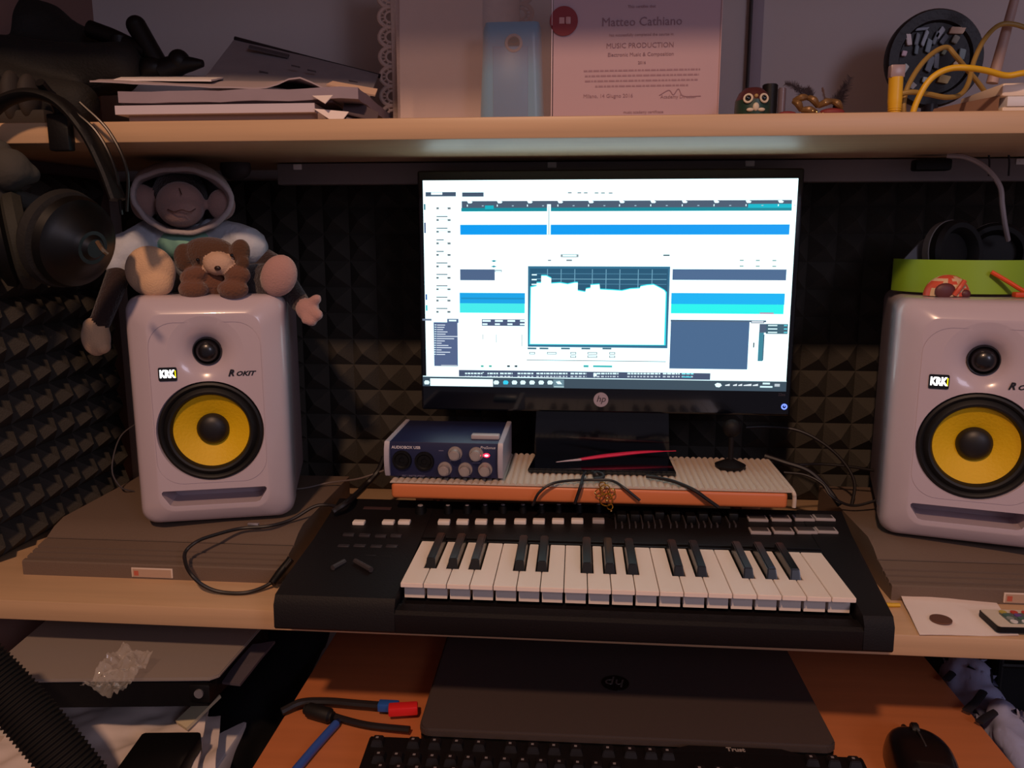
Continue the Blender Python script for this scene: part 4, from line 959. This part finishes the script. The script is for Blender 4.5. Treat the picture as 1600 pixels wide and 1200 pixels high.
bm = bmesh.new(); box(bm, (0, 0, 0), (.045, .010, .006), .0015); o = tag(build('orange_plug', bm, mat('orange_plug_m', 'cc4418', .5)), 'orange plug lying on the right speaker at the frame edge', 'plug'); o.location = V((Y(1600, 468, .995).x, .975, zb_))

# under the shelf, right: plug and white cable
bm = bmesh.new(); p = Y(1455, 258, 1.09); box(bm, (-.022, -.010, -.007), (.022, .010, .007), .003, M=Matrix.Translation(p)); tag(build('power_plug', bm, blk), 'black plug hanging under the right of the shelf', 'plug')
cable('cable', 'white cable hanging from under the shelf to the green headphones', [Y(1480, 243, 1.08), Y(1510, 246, 1.07), Y(1540, 262, 1.065), Y(1562, 290, 1.06), Y(1566, 320, 1.06), Y(1570, 350, 1.07), Y(1575, 375, 1.09)], .0030, mat('cable_white', 'b0a4a4', .5))
for lb, x in (('thin dark wire hanging behind the white cable under the shelf', 1545), ('thin dark wire at the far right under the shelf', 1576)):
    cable('wire', lb, [Y(x, 242, 1.10), Y(x+1, 255, 1.10), Y(x, 275, 1.10)], .0012, cabm, 'wire')
bm = bmesh.new(); p = Y(368, 262, 1.12); ell(bm, p, (.022, .012, .018)); tag(build('round_clip', bm, mat('clip_grey', '4a4244', .6)), 'grey round clip fixed under the shelf right of the monkey', 'clip')

# ------------------------------------------------------------------ headphones hanging at the left, hook, cloth
hp = thing('headphones', 'large black headphones hanging from the left end of the shelf', 'headphones', Y(90, 380, .865))
HY = .865
arc = [(-60, 350), (-55, 260), (-20, 180), (35, 148), (90, 158), (135, 205), (165, 262), (184, 312)]
bm = bmesh.new(); tube(bm, [Y(x, y, HY-.01) for i, (x, y) in enumerate(arc)], .0135, 12, flat=.45); build('headband', bm, mat('band_black', '0c0a09', .6, bump=.2, spec=.3), hp, world=True)
bm = bmesh.new()
tube(bm, [Y(125, 160, HY-.01), Y(170, 205, HY-.01), Y(198, 265, HY-.01), Y(198, 330, HY)], .0018, 8); tube(bm, [Y(100, 162, HY-.012), Y(150, 205, HY-.012), Y(180, 265, HY-.012), Y(190, 335, HY)], .0018, 8)
build('wire_bow', bm, mat('dark_metal', '2a2624', .3, metal=.6), hp, world=True)
def bigcup(c, ax, shell):
    M = T(c) @ V(ax).normalized().to_track_quat('Z', 'Y').to_matrix().to_4x4()
    bm = bmesh.new(); lathe(bm, [(0, .026), (.010, .026), (.014, .022), (.018, .022), (.022, .018), (.034, .012), (.038, .006), (.047, .002), (.050, -.006), (.046, -.010)], M, 48); build('ear_shell', bm, mat('cup_gloss', '080706', .42, spec=.35), hp, world=True)
    bm = bmesh.new(); lathe(bm, [(.044, -.009), (.052, -.013), (.054, -.022), (.049, -.030), (.040, -.030), (.034, -.022), (.033, -.012), (0, -.012)], M, 48); build('ear_cushion', bm, mat(shell, '14110f' if shell == 'cushion_a' else '28261e', .8, bump=.3), hp, world=True)
bigcup(Y(122, 380, HY-.02), (.93, -.30, -.22), 'cushion_a'); bigcup(Y(0, 380, HY-.01), (-.75, -.5, -.1), 'cushion_b')
bm = bmesh.new(); p = Y(162, 393, .752); tube(bm, [Y(152, 378, .80), Y(160, 390, .797), Y(168, 397, .80)], .0025, 8); build('bright_joint', bm, mat('brass_glint', 'b8a080', .2, metal=.9), hp, world=True)
bm = bmesh.new(); x_ = Y(92, 210, .87).x; box(bm, (x_-.012, .868, .493), (x_+.012, .8795, .532), .002); box(bm, (x_-.012, .8795, .5248), (x_+.012, .96, .529), .001); tube(bm, [(x_, .875, .530), (x_, .866, .548), (x_, .858, .552), (x_, .846, .560)], .005, 10)
tag(build('headphone_hook', bm, blk), 'black hook clamped on the shelf edge carrying the large headphones', 'hook')
o = blob('grey_cloth', [('e', Y(10, 265, .86), (.028, .02, .022), 0), ('e', Y(40, 270, .87), (.014, .012, .012), 0), ('c', Y(-10, 300, .87), Y(60, 320, .89), (.016, .009), 0), ('c', Y(60, 320, .89), Y(85, 345, .90), (.010, .006), 0), ('e', Y(0, 240, .87), (.014, .012, .016), 0)], [mat('olive_grey_cloth', '403c36', .9, bump=.4, bscale=150)], voxel=.003, sm=4, disp=.004, ds=40)
tag(o, 'crumpled olive grey cloth hanging below the left end of the shelf', 'cloth')
# ------------------------------------------------------------------ top shelf, left: bag, tripod, papers
ST = .5248
o = blob('black_case', [('c', Y(-120, 60, 1.12), Y(60, 75, 1.12), (.085, .065), 0), ('c', Y(60, 80, 1.12), Y(180, 110, 1.10), (.06, .035), 0), ('c', Y(-120, 120, 1.05), Y(190, 105, 1.05), (.06, .030), 0), ('c', Y(-100, 140, 1.0), Y(120, 160, 1.0), (.05, .028), 0), ('e', Y(-60, 0, 1.12), (.10, .07, .06), 0)], [mat('black_fabric', '15120f', .8, bump=.5, bscale=300)], voxel=.005, sm=6, disp=.005, ds=16)
for v in o.data.vertices:
    if v.co.z+o.location.z < ST: v.co.z = ST-o.location.z
ground(o)
tag(o, 'big black fabric bag piled on the left end of the shelf', 'bag')
rb = thing('ribbed_grip', 'dark ribbed padded grip lying at the far left shelf edge', 'grip', Y(20, 180, .93))
bm = bmesh.new()
for k in range(4): ell(bm, Y(-32+26*k, 152, .93), (.0105, .016, .030 if k < 3 else .026))
box(bm, Y(-60, 190, .93)+V((0, -.008, -.006)), Y(75, 172, .93)+V((0, .012, 0)), .003)
build('ribs', bm, mat('grip_dark', '2c2622', .8), rb, world=True)
tp = thing('tripod_head', 'black tripod head with a raised handle on the paper stack', 'tripod', Y(250, 120, 1.06))
TY = 1.06
bm = bmesh.new(); tube(bm, [Y(214, 42, TY), Y(228, 66, TY), Y(248, 100, TY), Y(262, 122, TY)], lambda s: .0125-.001*s, 16); ell(bm, Y(213, 40, TY), .0125); build('handle', bm, blk, tp, world=True)
bm = bmesh.new(); ell(bm, Y(280, 96, TY), (.014, .014, .015)); tube(bm, [Y(255, 112, TY), Y(280, 102, TY), Y(300, 100, TY), Y(317, 99, TY)], lambda s: .017-.0125*s, 14); build('clamp', bm, blk, tp, world=True)
bm = bmesh.new(); tube(bm, [Y(140, 45, TY), Y(175, 58, TY), Y(205, 72, TY), Y(230, 82, TY)], .011, 14); tube(bm, [Y(186, 58, TY-.001), Y(188, 76, TY-.001)], .0125, 14, sm=2); build('arm', bm, blk, tp, world=True)
bm = bmesh.new(); ell(bm, Y(240, 108, TY), (.022, .02, .016)); tube(bm, [Y(150, 112, TY), Y(200, 116, TY), Y(260, 115, TY)], .010, 12); build('plate', bm, blk, tp, world=True)
# stack of papers
def slab(name, label, px0, px1, pya, pyb, yf, depth, m, cat, amp=.0, skew=0, n=14, seed=0, grp=None):
    a, b = Y(px0, pyb, yf), Y(px1, pyb, yf); zt2 = Y((px0+px1)/2, pya, yf).z; z0_ = Y((px0+px1)/2, pyb, yf).z
    bm = bmesh.new(); zc = (zt2+z0_)/2
    sheet(bm, [(a.x, yf, zc), (b.x, yf+skew, zc), (b.x-.01, yf+depth+skew, zc), (a.x+.01, yf+depth, zc)], max(.0006, abs(zt2-z0_)), amp, n, seed, 14)
    return tag(build(name, bm, m), label, cat, grp)
z_bot = Y(370, 192, .92).z
bm = bmesh.new(); a, b = Y(200, 190, .93), Y(535, 190, .93); box(bm, (a.x, .93, ST), (b.x, 1.14, Y(370, 188, .93).z), .002); tag(build('book', bm, mat('dark_book', '4a3a38', .7)), 'flat dark book at the bottom of the paper stack', 'book')
slab('book', 'brown grey thick book second from the bottom of the stack', 202, 520, 178, 187.5, .925, .20, mat('brown_pages', '8e7a74', .8), 'book')
slab('paper_block', 'bright white block of sheets in the middle of the paper stack', 180, 492, 163, 177, .915, .21, mat('white_pages', 'c4bac4', .8), 'paper', seed=2)
slab('magazine', 'dark maroon magazine above the white block of sheets', 195, 520, 158.5, 162.5, .92, .20, mat('maroon_cover', '4e3a3c', .6), 'magazine')
slab('paper_block', 'wavy lilac-grey sheaf of papers near the top of the stack', 185, 560, 140, 158, .915, .20, mat('lilac_pages', '92848e', .8, var=.12, vscale=30), 'paper', .003, seed=4)
# curled top sheets
bm = bmesh.new()
sheet(bm, [Y(140, 127, .93), Y(560, 146, .92), Y(500, 126, 1.10), Y(200, 122, 1.10)], .0016, .0015, 24, 3, 14, 0, lambda u, v: .014*math.exp(-((u-.78)/.08)**2)*(1-v)**2)
tag(build('paper_sheet', bm, mat('curl_sheet', 'b0a0a4', .8)), 'long white sheet with a peaked curled corner on top of the stack', 'paper')
bm = bmesh.new()
sheet(bm, [Y(178, 125, .96), Y(330, 126, .96), Y(360, 120, 1.10), Y(200, 118, 1.10)], .002, .0006, 12, 6, 14); tag(build('paper_sheet', bm, paper), 'bright sheet edge under the black tripod head', 'paper')
for k, (a, b, c_, lb) in enumerate((((488, 150), (520, 149), (508, 162), 'small folded white corner sticking out of the stack, upper one'), ((490, 170), (545, 175), (529, 196), 'large folded white corner drooping from the stack, lower one'))):
    bm = bmesh.new(); A, B, C_, D_ = Y(*a, .912), Y(*b, .905), Y(*c_, .895), Y((a[0]+c_[0])/2, (a[1]+c_[1])/2, .903)
    sheet(bm, [A, B, C_, D_], .0008, 0, 4); tag(build('paper_corner', bm, mat('bright_paper', 'e8dcd8', .8)), lb, 'paper')
for k, (a, b, c_, d, lb) in enumerate(((  (540, 150), (592, 176), (588, 190), (535, 176), 'dark grey sheet slipping off the right end of the stack'), ((548, 166), (580, 186), (575, 191), (540, 188), 'curled grey flyer low beside the lace doily'))):
    bm = bmesh.new(); sheet(bm, [Y(*a, .96), Y(*b, .95), Y(*c_, .93), Y(*d, .93)], .0015, .002, 8, k, 30); tag(build('paper_sheet', bm, mat('grey_sheet%d' % k, '5a4c50' if k == 0 else '85777a', .8)), lb, 'paper')
# report with black spine
rp = thing('report', 'stapled report with black slide spine propped on the paper stack', 'report', Y(450, 130, 1.08))
bm = bmesh.new(); sheet(bm, [Y(318, 124, 1.04), Y(578, 152, 1.02), Y(592, 116, 1.10), Y(368, 60, 1.14)], .0015, .001, 12, 5, 14)
sh_ = build('pages', bm, mat('report_pages', '8c8488', .7, var=.12, vscale=60), rp, world=True)
bm = bmesh.new(); tube(bm, [Y(367, 60, 1.135), Y(480, 90, 1.12), Y(594, 119, 1.098)], .0028, 8, sm=2); build('spine_bar', bm, mat('spine_dark', '201a20', .5), rp, world=True)
bm = bmesh.new(); sheet(bm, [Y(388, 75, 1.10), Y(450, 90, 1.10), Y(452, 86, 1.11), Y(390, 71, 1.11)], .0018, 0, 4); build('heading_band', bm, mat('heading_grey', '4e484e', .7), rp, world=True)
for k, (x, y) in enumerate(((455, 103), (480, 110), (545, 127), (405, 112), (370, 118))):
    bm = bmesh.new(); sheet(bm, [Y(x, y, 1.060), Y(x+14, y+3, 1.060), Y(x+14, y+1.5, 1.062), Y(x, y-1.5, 1.062)], .001, 0, 3); build('text_mark', bm, mat('heading_grey', '4e484e', .7), rp, world=True)
bm = bmesh.new(); sheet(bm, [Y(510, 133, .985), Y(586, 150, .98), Y(590, 140, .99), Y(520, 128, .995)], .002, .0008, 8, 8, 20); tag(build('envelope', bm, mat('cream_envelope', 'c8a890', .8)), 'cream envelope edge beneath the propped report', 'envelope')

# ------------------------------------------------------------------ lace, bottle, clear folder, certificate
lace = mat('lace', 'c8b0a6', .9, bump=.5, bscale=200, var=.15, vscale=80)
LY = 1.10
xa, xb = Y(612, 100, LY).x, Y(812, 100, LY).x; zt3 = .76
bm = bmesh.new(); box(bm, (xa, LY, ST), (xb, LY+.006, zt3), .001); ld = thing('lace_doily', 'white scalloped lace cloth standing behind the clear folder', 'lace', ((xa+xb)/2, LY, ST)); build('cloth', bm, lace, ld, world=True)
for side, xs in ((0, xa), (1, xb)):
    zc = ST+.010; 
    while zc < zt3:
        s = -1 if side == 0 else 1; bm = bmesh.new(); r_ = .0125
        P_ = [V((xs+s*.016*math.sin(a), LY+.002, zc+r_*math.cos(a))) for a in [math.pi*k/14 for k in range(15)]]
        tube(bm, P_, .0028, 8, sm=0, flat=1)
        P_ = [V((xs+s*.008*math.sin(a), LY+.002, zc+r_*.55*math.cos(a))) for a in [math.pi*k/10 for k in range(11)]]
        tube(bm, P_, .0018, 6, sm=0)
        for a in (.5, 1.1, 1.57, 2.05, 2.65):
            tube(bm, [V((xs+s*.008*math.sin(a), LY+.002, zc+r_*.55*math.cos(a))), V((xs+s*.016*math.sin(a), LY+.002, zc+r_*math.cos(a)))], .0010, 6, sm=0)
        build('scallop', bm, lace, ld, world=True); zc += .0245
# a pale card leaning in front of the lace
bm = bmesh.new(); a, b = Y(622, 100, 1.07).x, Y(752, 100, 1.07).x; sheet(bm, [(a, 1.075, ST+.0005), (b, 1.075, ST+.0005), (b, 1.092, .74), (a, 1.092, .74)], .0015, .0025, 20, 2, 9); tag(build('card', bm, mat('pale_card', 'cdb4a8', .7, var=.08, vscale=10)), 'pale pink card leaning on the lace behind the blue bottle', 'card')
bt = thing('blue_bottle', 'translucent blue plastic bottle seen through the clear folder', 'bottle', (Y(800, 188, 1.03).x, 1.035, ST))
bx = bt.location.x; hwid = .040
bm = bmesh.new(); zt4 = Y(800, 35, 1.03).z-ST
secs = []
n_ = 14
for k in range(n_+1):
    s = k/n_; z = s*zt4; w_ = hwid*(1.0-.13*s); d_ = .015
    if s > .93: w_ *= 1-.06*((s-.93)/.07)**2; d_ *= 1-.45*((s-.93)/.07)**2
    if s < .04: w_ *= .97; d_ *= .9
    secs.append([bm.verts.new((x, y, z)) for x, y in rrect(w_*2, d_*2, d_*.8, 5)])
for A, B in zip(secs, secs[1:]):
    for k in range(len(A)): bm.faces.new([A[k], A[(k+1) % len(A)], B[(k+1) % len(A)], B[k]])
bm.faces.new(secs[0]); bm.faces.new(secs[-1]); 
bo = build('body', bm, mat('blue_plastic', '2c9cc8', .3, var=.2, vscale=14, alpha=.95), bt)
bm = bmesh.new(); lathe(bm, [(.0105, 0), (.0105, .002), (.0075, .0025), (.0070, 0), (0, 0)], T((.003, -.0150, zt4-.026)) @ Matrix.Rotation(R(90), 4, 'X'), 24); build('hang_ring', bm, mat('ring_pale', '9c8c88', .4), bt)
bm = bmesh.new(); box(bm, (-.022, -.0162, .004), (.020, -.0148, .100), .0006); build('label_field', bm, mat('deep_blue_label', '0f7fb4', .4, var=.3, vscale=12), bt)
# certificate & clear folder
CY = 1.0
ce = thing('document_folder', 'open clear plastic folder with a pink certificate in its right half', 'folder', (Y(862, 188, CY).x, CY, ST))
xl, xm, xr = Y(622, 188, CY).x, Y(862, 188, CY).x, Y(1122, 188, CY).x
H_ = .235
bm = bmesh.new(); box(bm, (xl, CY-.0003, ST), (xm-.0015, CY+.0003, ST+H_)); build('clear_cover', bm, clear('clear_pvc', 'd8c0bc', .15, .15), ce, world=True)
bm = bmesh.new(); box(bm, (xm-.0012, CY-.0012, ST), (xm+.0002, CY+.0012, ST+H_), .0004); build('crease', bm, mat('crease_white', 'e0c8cc', .3), ce, world=True)
bm = bmesh.new(); box(bm, (xm+.0012, CY+.001, ST), (xr-.0015, CY+.0018, ST+H_)); cf = build('certificate', bm, mat('certificate_pink', 'b89ca4', .75, var=.03, vscale=10), ce, world=True)
bm = bmesh.new(); box(bm, (xr-.0012, CY-.001, ST), (xr-.0004, CY+.001, ST+H_)); build('edge_weld', bm, mat('weld_pink', 'd0a8a4', .35), ce, world=True)
bm = bmesh.new(); p = Y(881, 33, CY); cyl(bm, p+V((0, .0005, 0)), p+V((0, -.0012, 0)), .0162, n=48); sl = build('red_seal', bm, mat('seal_red', '84262e', .6), ce, world=True)
bm = bmesh.new(); p2 = Y(884, 32, CY-.0014); box(bm, (p2.x-.0075, p2.y-.0004, p2.z-.0035), (p2.x-.0015, p2.y, p2.z+.0035)); box(bm, (p2.x, p2.y-.0004, p2.z-.004), (p2.x+.006, p2.y, p2.z+.004), .001); build('seal_mark', bm, mat('seal_pale', 'c08c8c', .5), ce, world=True)
tm = mat('print_mauve', '8e6e78', .8); tm2 = mat('print_faint', '9c7c86', .8)
def ctext(s, px, py, size, m=tm, sx_=1.0):
    p = Y(px, py, CY+.0005); text('print_line', s, size, m, ce, T((p.x, p.y, p.z), (R(90), 0, 0)) @ Matrix.Diagonal((sx_, 1, 1, 1)), .0001, world=True)
ctext('This certifies that', 1003, 10, .0045, tm2)
ctext('Matteo Cathiano', 1003, 34, .0135, tm)
ctext('has successfully completed the course in', 1002, 54, .0045, tm2)
ctext('MUSIC PRODUCTION', 1000, 71, .0080, tm); ctext('Electronic Music & Composition', 1001, 85, .0058, tm); ctext('2016', 1003, 98, .0046, tm)
for k, (a, b) in enumerate(((912, 1094), (914, 1092), (914, 1090), (930, 1075))):
    p0, p1 = Y(a, 111+k*8, CY+.0005), Y(b, 111+k*8, CY+.0005); x = p0.x; bm = bmesh.new()
    while x < p1.x:
        w_ = random.uniform(.002, .007); box(bm, (x, CY+.0005, p0.z-.0009), (min(x+w_, p1.x), CY+.0011, p0.z+.0009)); x += w_+.0011
    build('print_line', bm, tm2, ce, world=True)
ctext('Milano, 14 Giugno 2016', 950, 150, .0060, tm2); ctext('Academy Director', 1060, 151, .0055, tm2)
bm = bmesh.new(); tube(bm, [Y(x, y, CY+.0008) for x, y in ((1030, 149), (1045, 141), (1052, 148), (1060, 139), (1068, 150), (1095, 150))], .0006, 6); build('signature', bm, tm2, ce, world=True)
ctext('music academy certificate', 1005, 175, .0045, tm2)

# ------------------------------------------------------------------ ornaments, right of the certificate
p = Y(1175, 181, .96); p.z = ST
fg = thing('owl_ornament', 'small round green and red painted figurine with white ringed eyes', 'figurine', p)
bm = bmesh.new(); lathe(bm, [(0, 0), (.012, 0), (.0185, .006), (.0195, .014)], n=32); build('lower_body', bm, mat('figurine_green', '1c3a30', .4), fg)
bm = bmesh.new(); lathe(bm, [(.0195, .014), (.019, .024)], n=32); build('middle', bm, mat('figurine_green', '1c3a30', .4), fg)
bm = bmesh.new(); lathe(bm, [(.019, .024), (.0155, .032), (.009, .0375), (0, .039)], n=32); build('cap', bm, mat('figurine_red', '4a2226', .4), fg)
for s in (-1, 1):
    bm = bmesh.new(); M = T((s*.0085, -.0180, .0245), (R(80), 0, R(0)+s*.35)); lathe(bm, [(.0030, 0), (.0036, .0010), (.0050, .0010), (.0055, 0)], M, 20); build('eye_ring', bm, mat('ring_white', 'c8bca8', .5), fg)
    bm = bmesh.new(); ell(bm, (s*.0085, -.0175, .0245), (.003, .0015, .003)); build('pupil', bm, gloss, fg)
bm = bmesh.new(); ell(bm, (0, -.0190, .0155), (.0035, .002, .0045)); ell(bm, (-.006, -.0185, .0125), (.004, .002, .002)); ell(bm, (.006, -.0185, .0125), (.004, .002, .002)); build('beak', bm, mat('ring_white', 'c8bca8', .5), fg)
bm = bmesh.new(); ell(bm, (0, -.0185, .0270), (.0022, .002, .0022)); build('brow', bm, mat('brow_gold', 'a08250', .5), fg)
p = Y(1201, 181, .985); p.z = ST; bk = thing('black_lighter', 'small black cylinder standing beside the painted figurine', 'cylinder', p)
bm = bmesh.new(); cyl(bm, (0, 0, 0), (0, 0, .046), .0085, n=24, bev=.001); build('tube', bm, blk, bk)
bm = bmesh.new(); cyl(bm, (.0135, 0, 0), (.0135, 0, .042), .0045, n=16, bev=.001); build('side_clip', bm, mat('clip_glass', '6a5c64', .3), bk)
# feather mask
p = Y(1275, 180, .98); p.z = ST; fm = thing('feather_mask', 'little gold carnival mask with dark purple feathers lying on the shelf', 'mask', p)
def F_(x, y, d=0): return Y(x, y, .98+d)
bm = bmesh.new(); 
for a, b in (((1240, 158), (1262, 152)), ((1262, 152), (1278, 166)), ((1278, 166), (1300, 158)), ((1300, 158), (1314, 170)), ((1240, 158), (1252, 172)), ((1252, 172), (1275, 176))): tube(bm, [F_(*a), (F_(*a)+F_(*b))/2+V((0, -.004, .001)), F_(*b)], lambda s: .0042-.0025*abs(s-.5), 10)
build('mask_face', bm, mat('mask_gold', '7a5c38', .4, metal=.3), fm, world=True)
bm = bmesh.new()
for x, y in ((1246, 161), (1290, 160), (1276, 175), (1281, 177), (1286, 177), (1270, 173)): ell(bm, F_(x, y, -.007), .0012, sub=2)
build('glitter_bead', bm, mat('glitter', 'ffe0a0', .15, metal=.8), fm, world=True)
bm = bmesh.new(); ell(bm, F_(1230, 178), (.010, .006, .003)); ell(bm, F_(1300, 176), (.014, .008, .005)); build('ribbon', bm, mat('ribbon_red', '7a2a2c', .6), fm, world=True)
feath = mat('feather_purple', '231a24', .9)
for nm, pts, wd in (('feather', [(1255, 152), (1248, 140), (1238, 133), (1228, 131)], 7), ('feather', [(1262, 152), (1258, 142), (1250, 138), (1242, 140)], 8), ('feather', [(1268, 154), (1266, 144), (1262, 138)], 7), ('feather', [(1304, 164), (1314, 152), (1322, 138), (1328, 122)], 9), ('feather', [(1296, 160), (1308, 152), (1316, 142), (1321, 132)], 8), ('feather', [(1290, 158), (1287, 146), (1285, 138)], 3), ('feather', [(1300, 170), (1310, 162), (1318, 150)], 9)):
    bm = bmesh.new(); P_ = spline([F_(*q, d=random.uniform(-.004, .004)) for q in pts], 6); tube(bm, P_, .0005, 5, sm=0)
    for i in range(1, len(P_)):
        d_ = (P_[i]-P_[i-1]).normalized()
        for s in (-1, 1):
            for m_ in range(2):
                q = V((-d_.z, random.uniform(-.3, .3), d_.x)); L = wd*.00085*(1-.35*i/len(P_))*random.uniform(.6, 1.2)
                tip = P_[i]+s*q*L+d_*L*.7; v1, v2, v3 = P_[i]-d_*.0007, P_[i]+d_*.0009, tip
                bm.faces.new([bm.verts.new(v1), bm.verts.new(v2), bm.verts.new(v3)])
    build(nm, bm, feath if wd > 4 else mat('feather_brown', '5e4640', .9), fm, world=True)
# round black plaque
PY = 1.14
pc = Y(1459, 92, PY); pr_ = (Y(1535, 92, PY).x-Y(1383, 92, PY).x)/2
pq = thing('round_plaque', 'round black openwork plaque with silver and cream shards on a stand', 'ornament', (pc.x, PY, ST))
bm = bmesh.new(); M = T((0, 0, pc.z-ST)) @ Matrix.Rotation(R(90), 4, 'X')
lathe(bm, [(0, .002), (pr_*.72, .002), (pr_*.76, .007), (pr_*.96, .007), (pr_, .003), (pr_, -.006), (0, -.006)], M, 64); build('disc', bm, mat('plaque_black', '1f1b1e', .5, bump=.5, bscale=150), pq)
def PL(x, y): q = Y(x, y, PY-.004); return q.x-pc.x, q.z-ST
sh = [(1419, 62, 4, 9, -.3, 'a08c84'), (1412, 84, 4, 4, 0, 'a07c80'), (1432, 62, 3, 9, .1, '3c3c40'), (1431, 78, 3, 7, 0, '2c3438'), (1444, 60, 3, 12, .25, '6a6a6e'), (1450, 72, 4, 10, .1, '4e5458'), (1468, 52, 4, 9, .5, '747074'), (1461, 60, 3, 10, .3, '3a3a3e'), (1474, 62, 4, 8, .5, '3e3c44'), (1495, 48, 12, 5, 0, 'a88468'), (1492, 62, 5, 6, .3, '6a6250'), (1502, 85, 5, 8, 0, '5a625e'), (1474, 82, 3, 4, .3, '7a8068'), (1413, 108, 4, 7, .4, '9a9488'), (1452, 100, 5, 12, .2, '4a4a50'), (1462, 95, 4, 12, -.1, '5a5a60'), (1474, 124, 9, 6, .1, 'a08040'), (1444, 125, 4, 4, 0, '8a8a80'), (1494, 100, 5, 5, .6, 'b09068'), (1424, 134, 6, 5, .5, '7a6c60'), (1440, 46, 10, 2, -.1, '505058')]
for x, y, w_, h_, r_, hx_ in sh:
    cx_, cz_ = PL(x, y); k = .00090
    bm = bmesh.new(); prism(bm, [(-w_*k, -h_*k*.8), (w_*k*.6, -h_*k), (w_*k, h_*k*.7), (-w_*k*.7, h_*k)], -.0075, -.001, T((cx_, 0, cz_)) @ Matrix.Rotation(r_, 4, 'Y') @ MXZ, bev=.0006); build('shard', bm, mat('shard_'+hx_, hx_, .35, metal=.2), pq)
cx_, cz_ = PL(1460, 165); bm = bmesh.new(); box(bm, (-.030, -.012, 0), (.030, .014, .012), .003); cyl(bm, (0, 0, .01), (0, 0, pc.z-ST-pr_+.004), .010, n=20); build('stand', bm, mat('stand_dark', '2c262c', .4), pq)
# router + yellow network cable
rt_x = Y(1568, 150, .95).x
rt = thing('router', 'white network router with a pale antenna at the right end of the shelf', 'router', (rt_x, .95, ST))
wx = .10
bm = bmesh.new(); box(bm, (0, 0, .004), (.16, .10, .0135), .002); build('lower_case', bm, mat('router_cream', 'd8c4b0', .4), rt)
bm = bmesh.new(); box(bm, (.004, -.001, .0135), (.16, .10, .024), .001); build('middle_band', bm, mat('router_blue_white', 'd0d0d8', .4), rt)
bm = bmesh.new(); box(bm, (-.002, 0, .024), (.16, .10, .038), .003); build('upper_case', bm, mat('router_white', 'e8d8c8', .4), rt)
bm = bmesh.new(); box(bm, (.004, .004, 0), (.15, .09, .004), .001); build('foot', bm, blk, rt)
lv = [Y(1565, 122, .96), Y(1565, 172, .96), Y(1530, 176, 1.05), Y(1530, 150, 1.05)]
bm = bmesh.new(); prism(bm, [(-.002, .003), (-.034, .095), (-.030, .10), (0, .10)], .002, .026, bev=.001); build('side_vent', bm, mat('router_brown', '9a7a6a', .5), rt)
bm = bmesh.new(); a, b = Y(1550, 130, 1.04), Y(1596, -40, 1.04); tube(bm, [a, (a+b)/2, b], lambda s: .0065-.002*s, 12, sm=2); build('antenna', bm, mat('antenna_pale', 'a88c84', .5), rt, world=True)
yel = mat('cable_yellow', 'd8a81e', .4)
NY = .925
bm = bmesh.new()
Pn = [Y(1405, 147, NY), Y(1425, 144, NY), Y(1450, 147, NY+.01), Y(1478, 152, NY+.02), Y(1500, 148, NY+.04), Y(1513, 130, NY+.06), Y(1522, 95, NY+.08), Y(1538, 62, NY+.09), Y(1560, 40, NY+.10), Y(1585, 38, NY+.10), Y(1620, 50, NY+.10)]
nc = thing('network_cable', 'yellow network cable coiled at the right end of the shelf', 'cable', Y(1450, 180, NY))
tube(bm, Pn, .0027, 10)
tube(bm, [Y(1413, 186, NY+.01), Y(1412, 160, NY+.01), Y(1420, 132, NY+.015), Y(1440, 100, NY+.03), Y(1462, 80, NY+.05), Y(1480, 74, NY+.06), Y(1492, 86, NY+.06), Y(1508, 105, NY+.07), Y(1525, 125, NY+.08), Y(1538, 142, NY+.09)], .0027, 10)
build('thin_coil', bm, mat('cable_ochre', '96783a', .5), nc, world=True)
bm = bmesh.new(); tube(bm, [Y(1424, 188, NY), Y(1430, 165, NY), Y(1445, 135, NY), Y(1462, 117, NY), Y(1485, 107, NY), Y(1510, 106, NY), Y(1540, 110, NY+.005), Y(1572, 118, NY+.01), Y(1600, 114, NY+.01), Y(1640, 110, NY+.02)], .0032, 12); build('cord', bm, yel, nc, world=True)
bm = bmesh.new(); a, b = Y(1397, 180, NY-.005), Y(1400, 121, NY-.005); tube(bm, [a, a.lerp(b, .2), a.lerp(b, .7), b], lambda s: .0050+.0022*min(1, s*2.2), 14)
for k in range(6):
    q = a.lerp(b, .05+.06*k); tube(bm, [q, q+V((0, 0, .001))], .0068, 14, sm=0)
build('plug_boot', bm, yel, nc, world=True)
bm = bmesh.new(); a, b = Y(1400, 122, NY-.005), Y(1401, 102, NY-.005); box(bm, (-.0072, -.005, 0), (.0072, .005, (b-a).length), .001, M=Matrix.Translation(a)); build('plug_head', bm, mat('plug_clear', '9a8484', .3), nc, world=True)
# dark wall behind the desk, lower trim
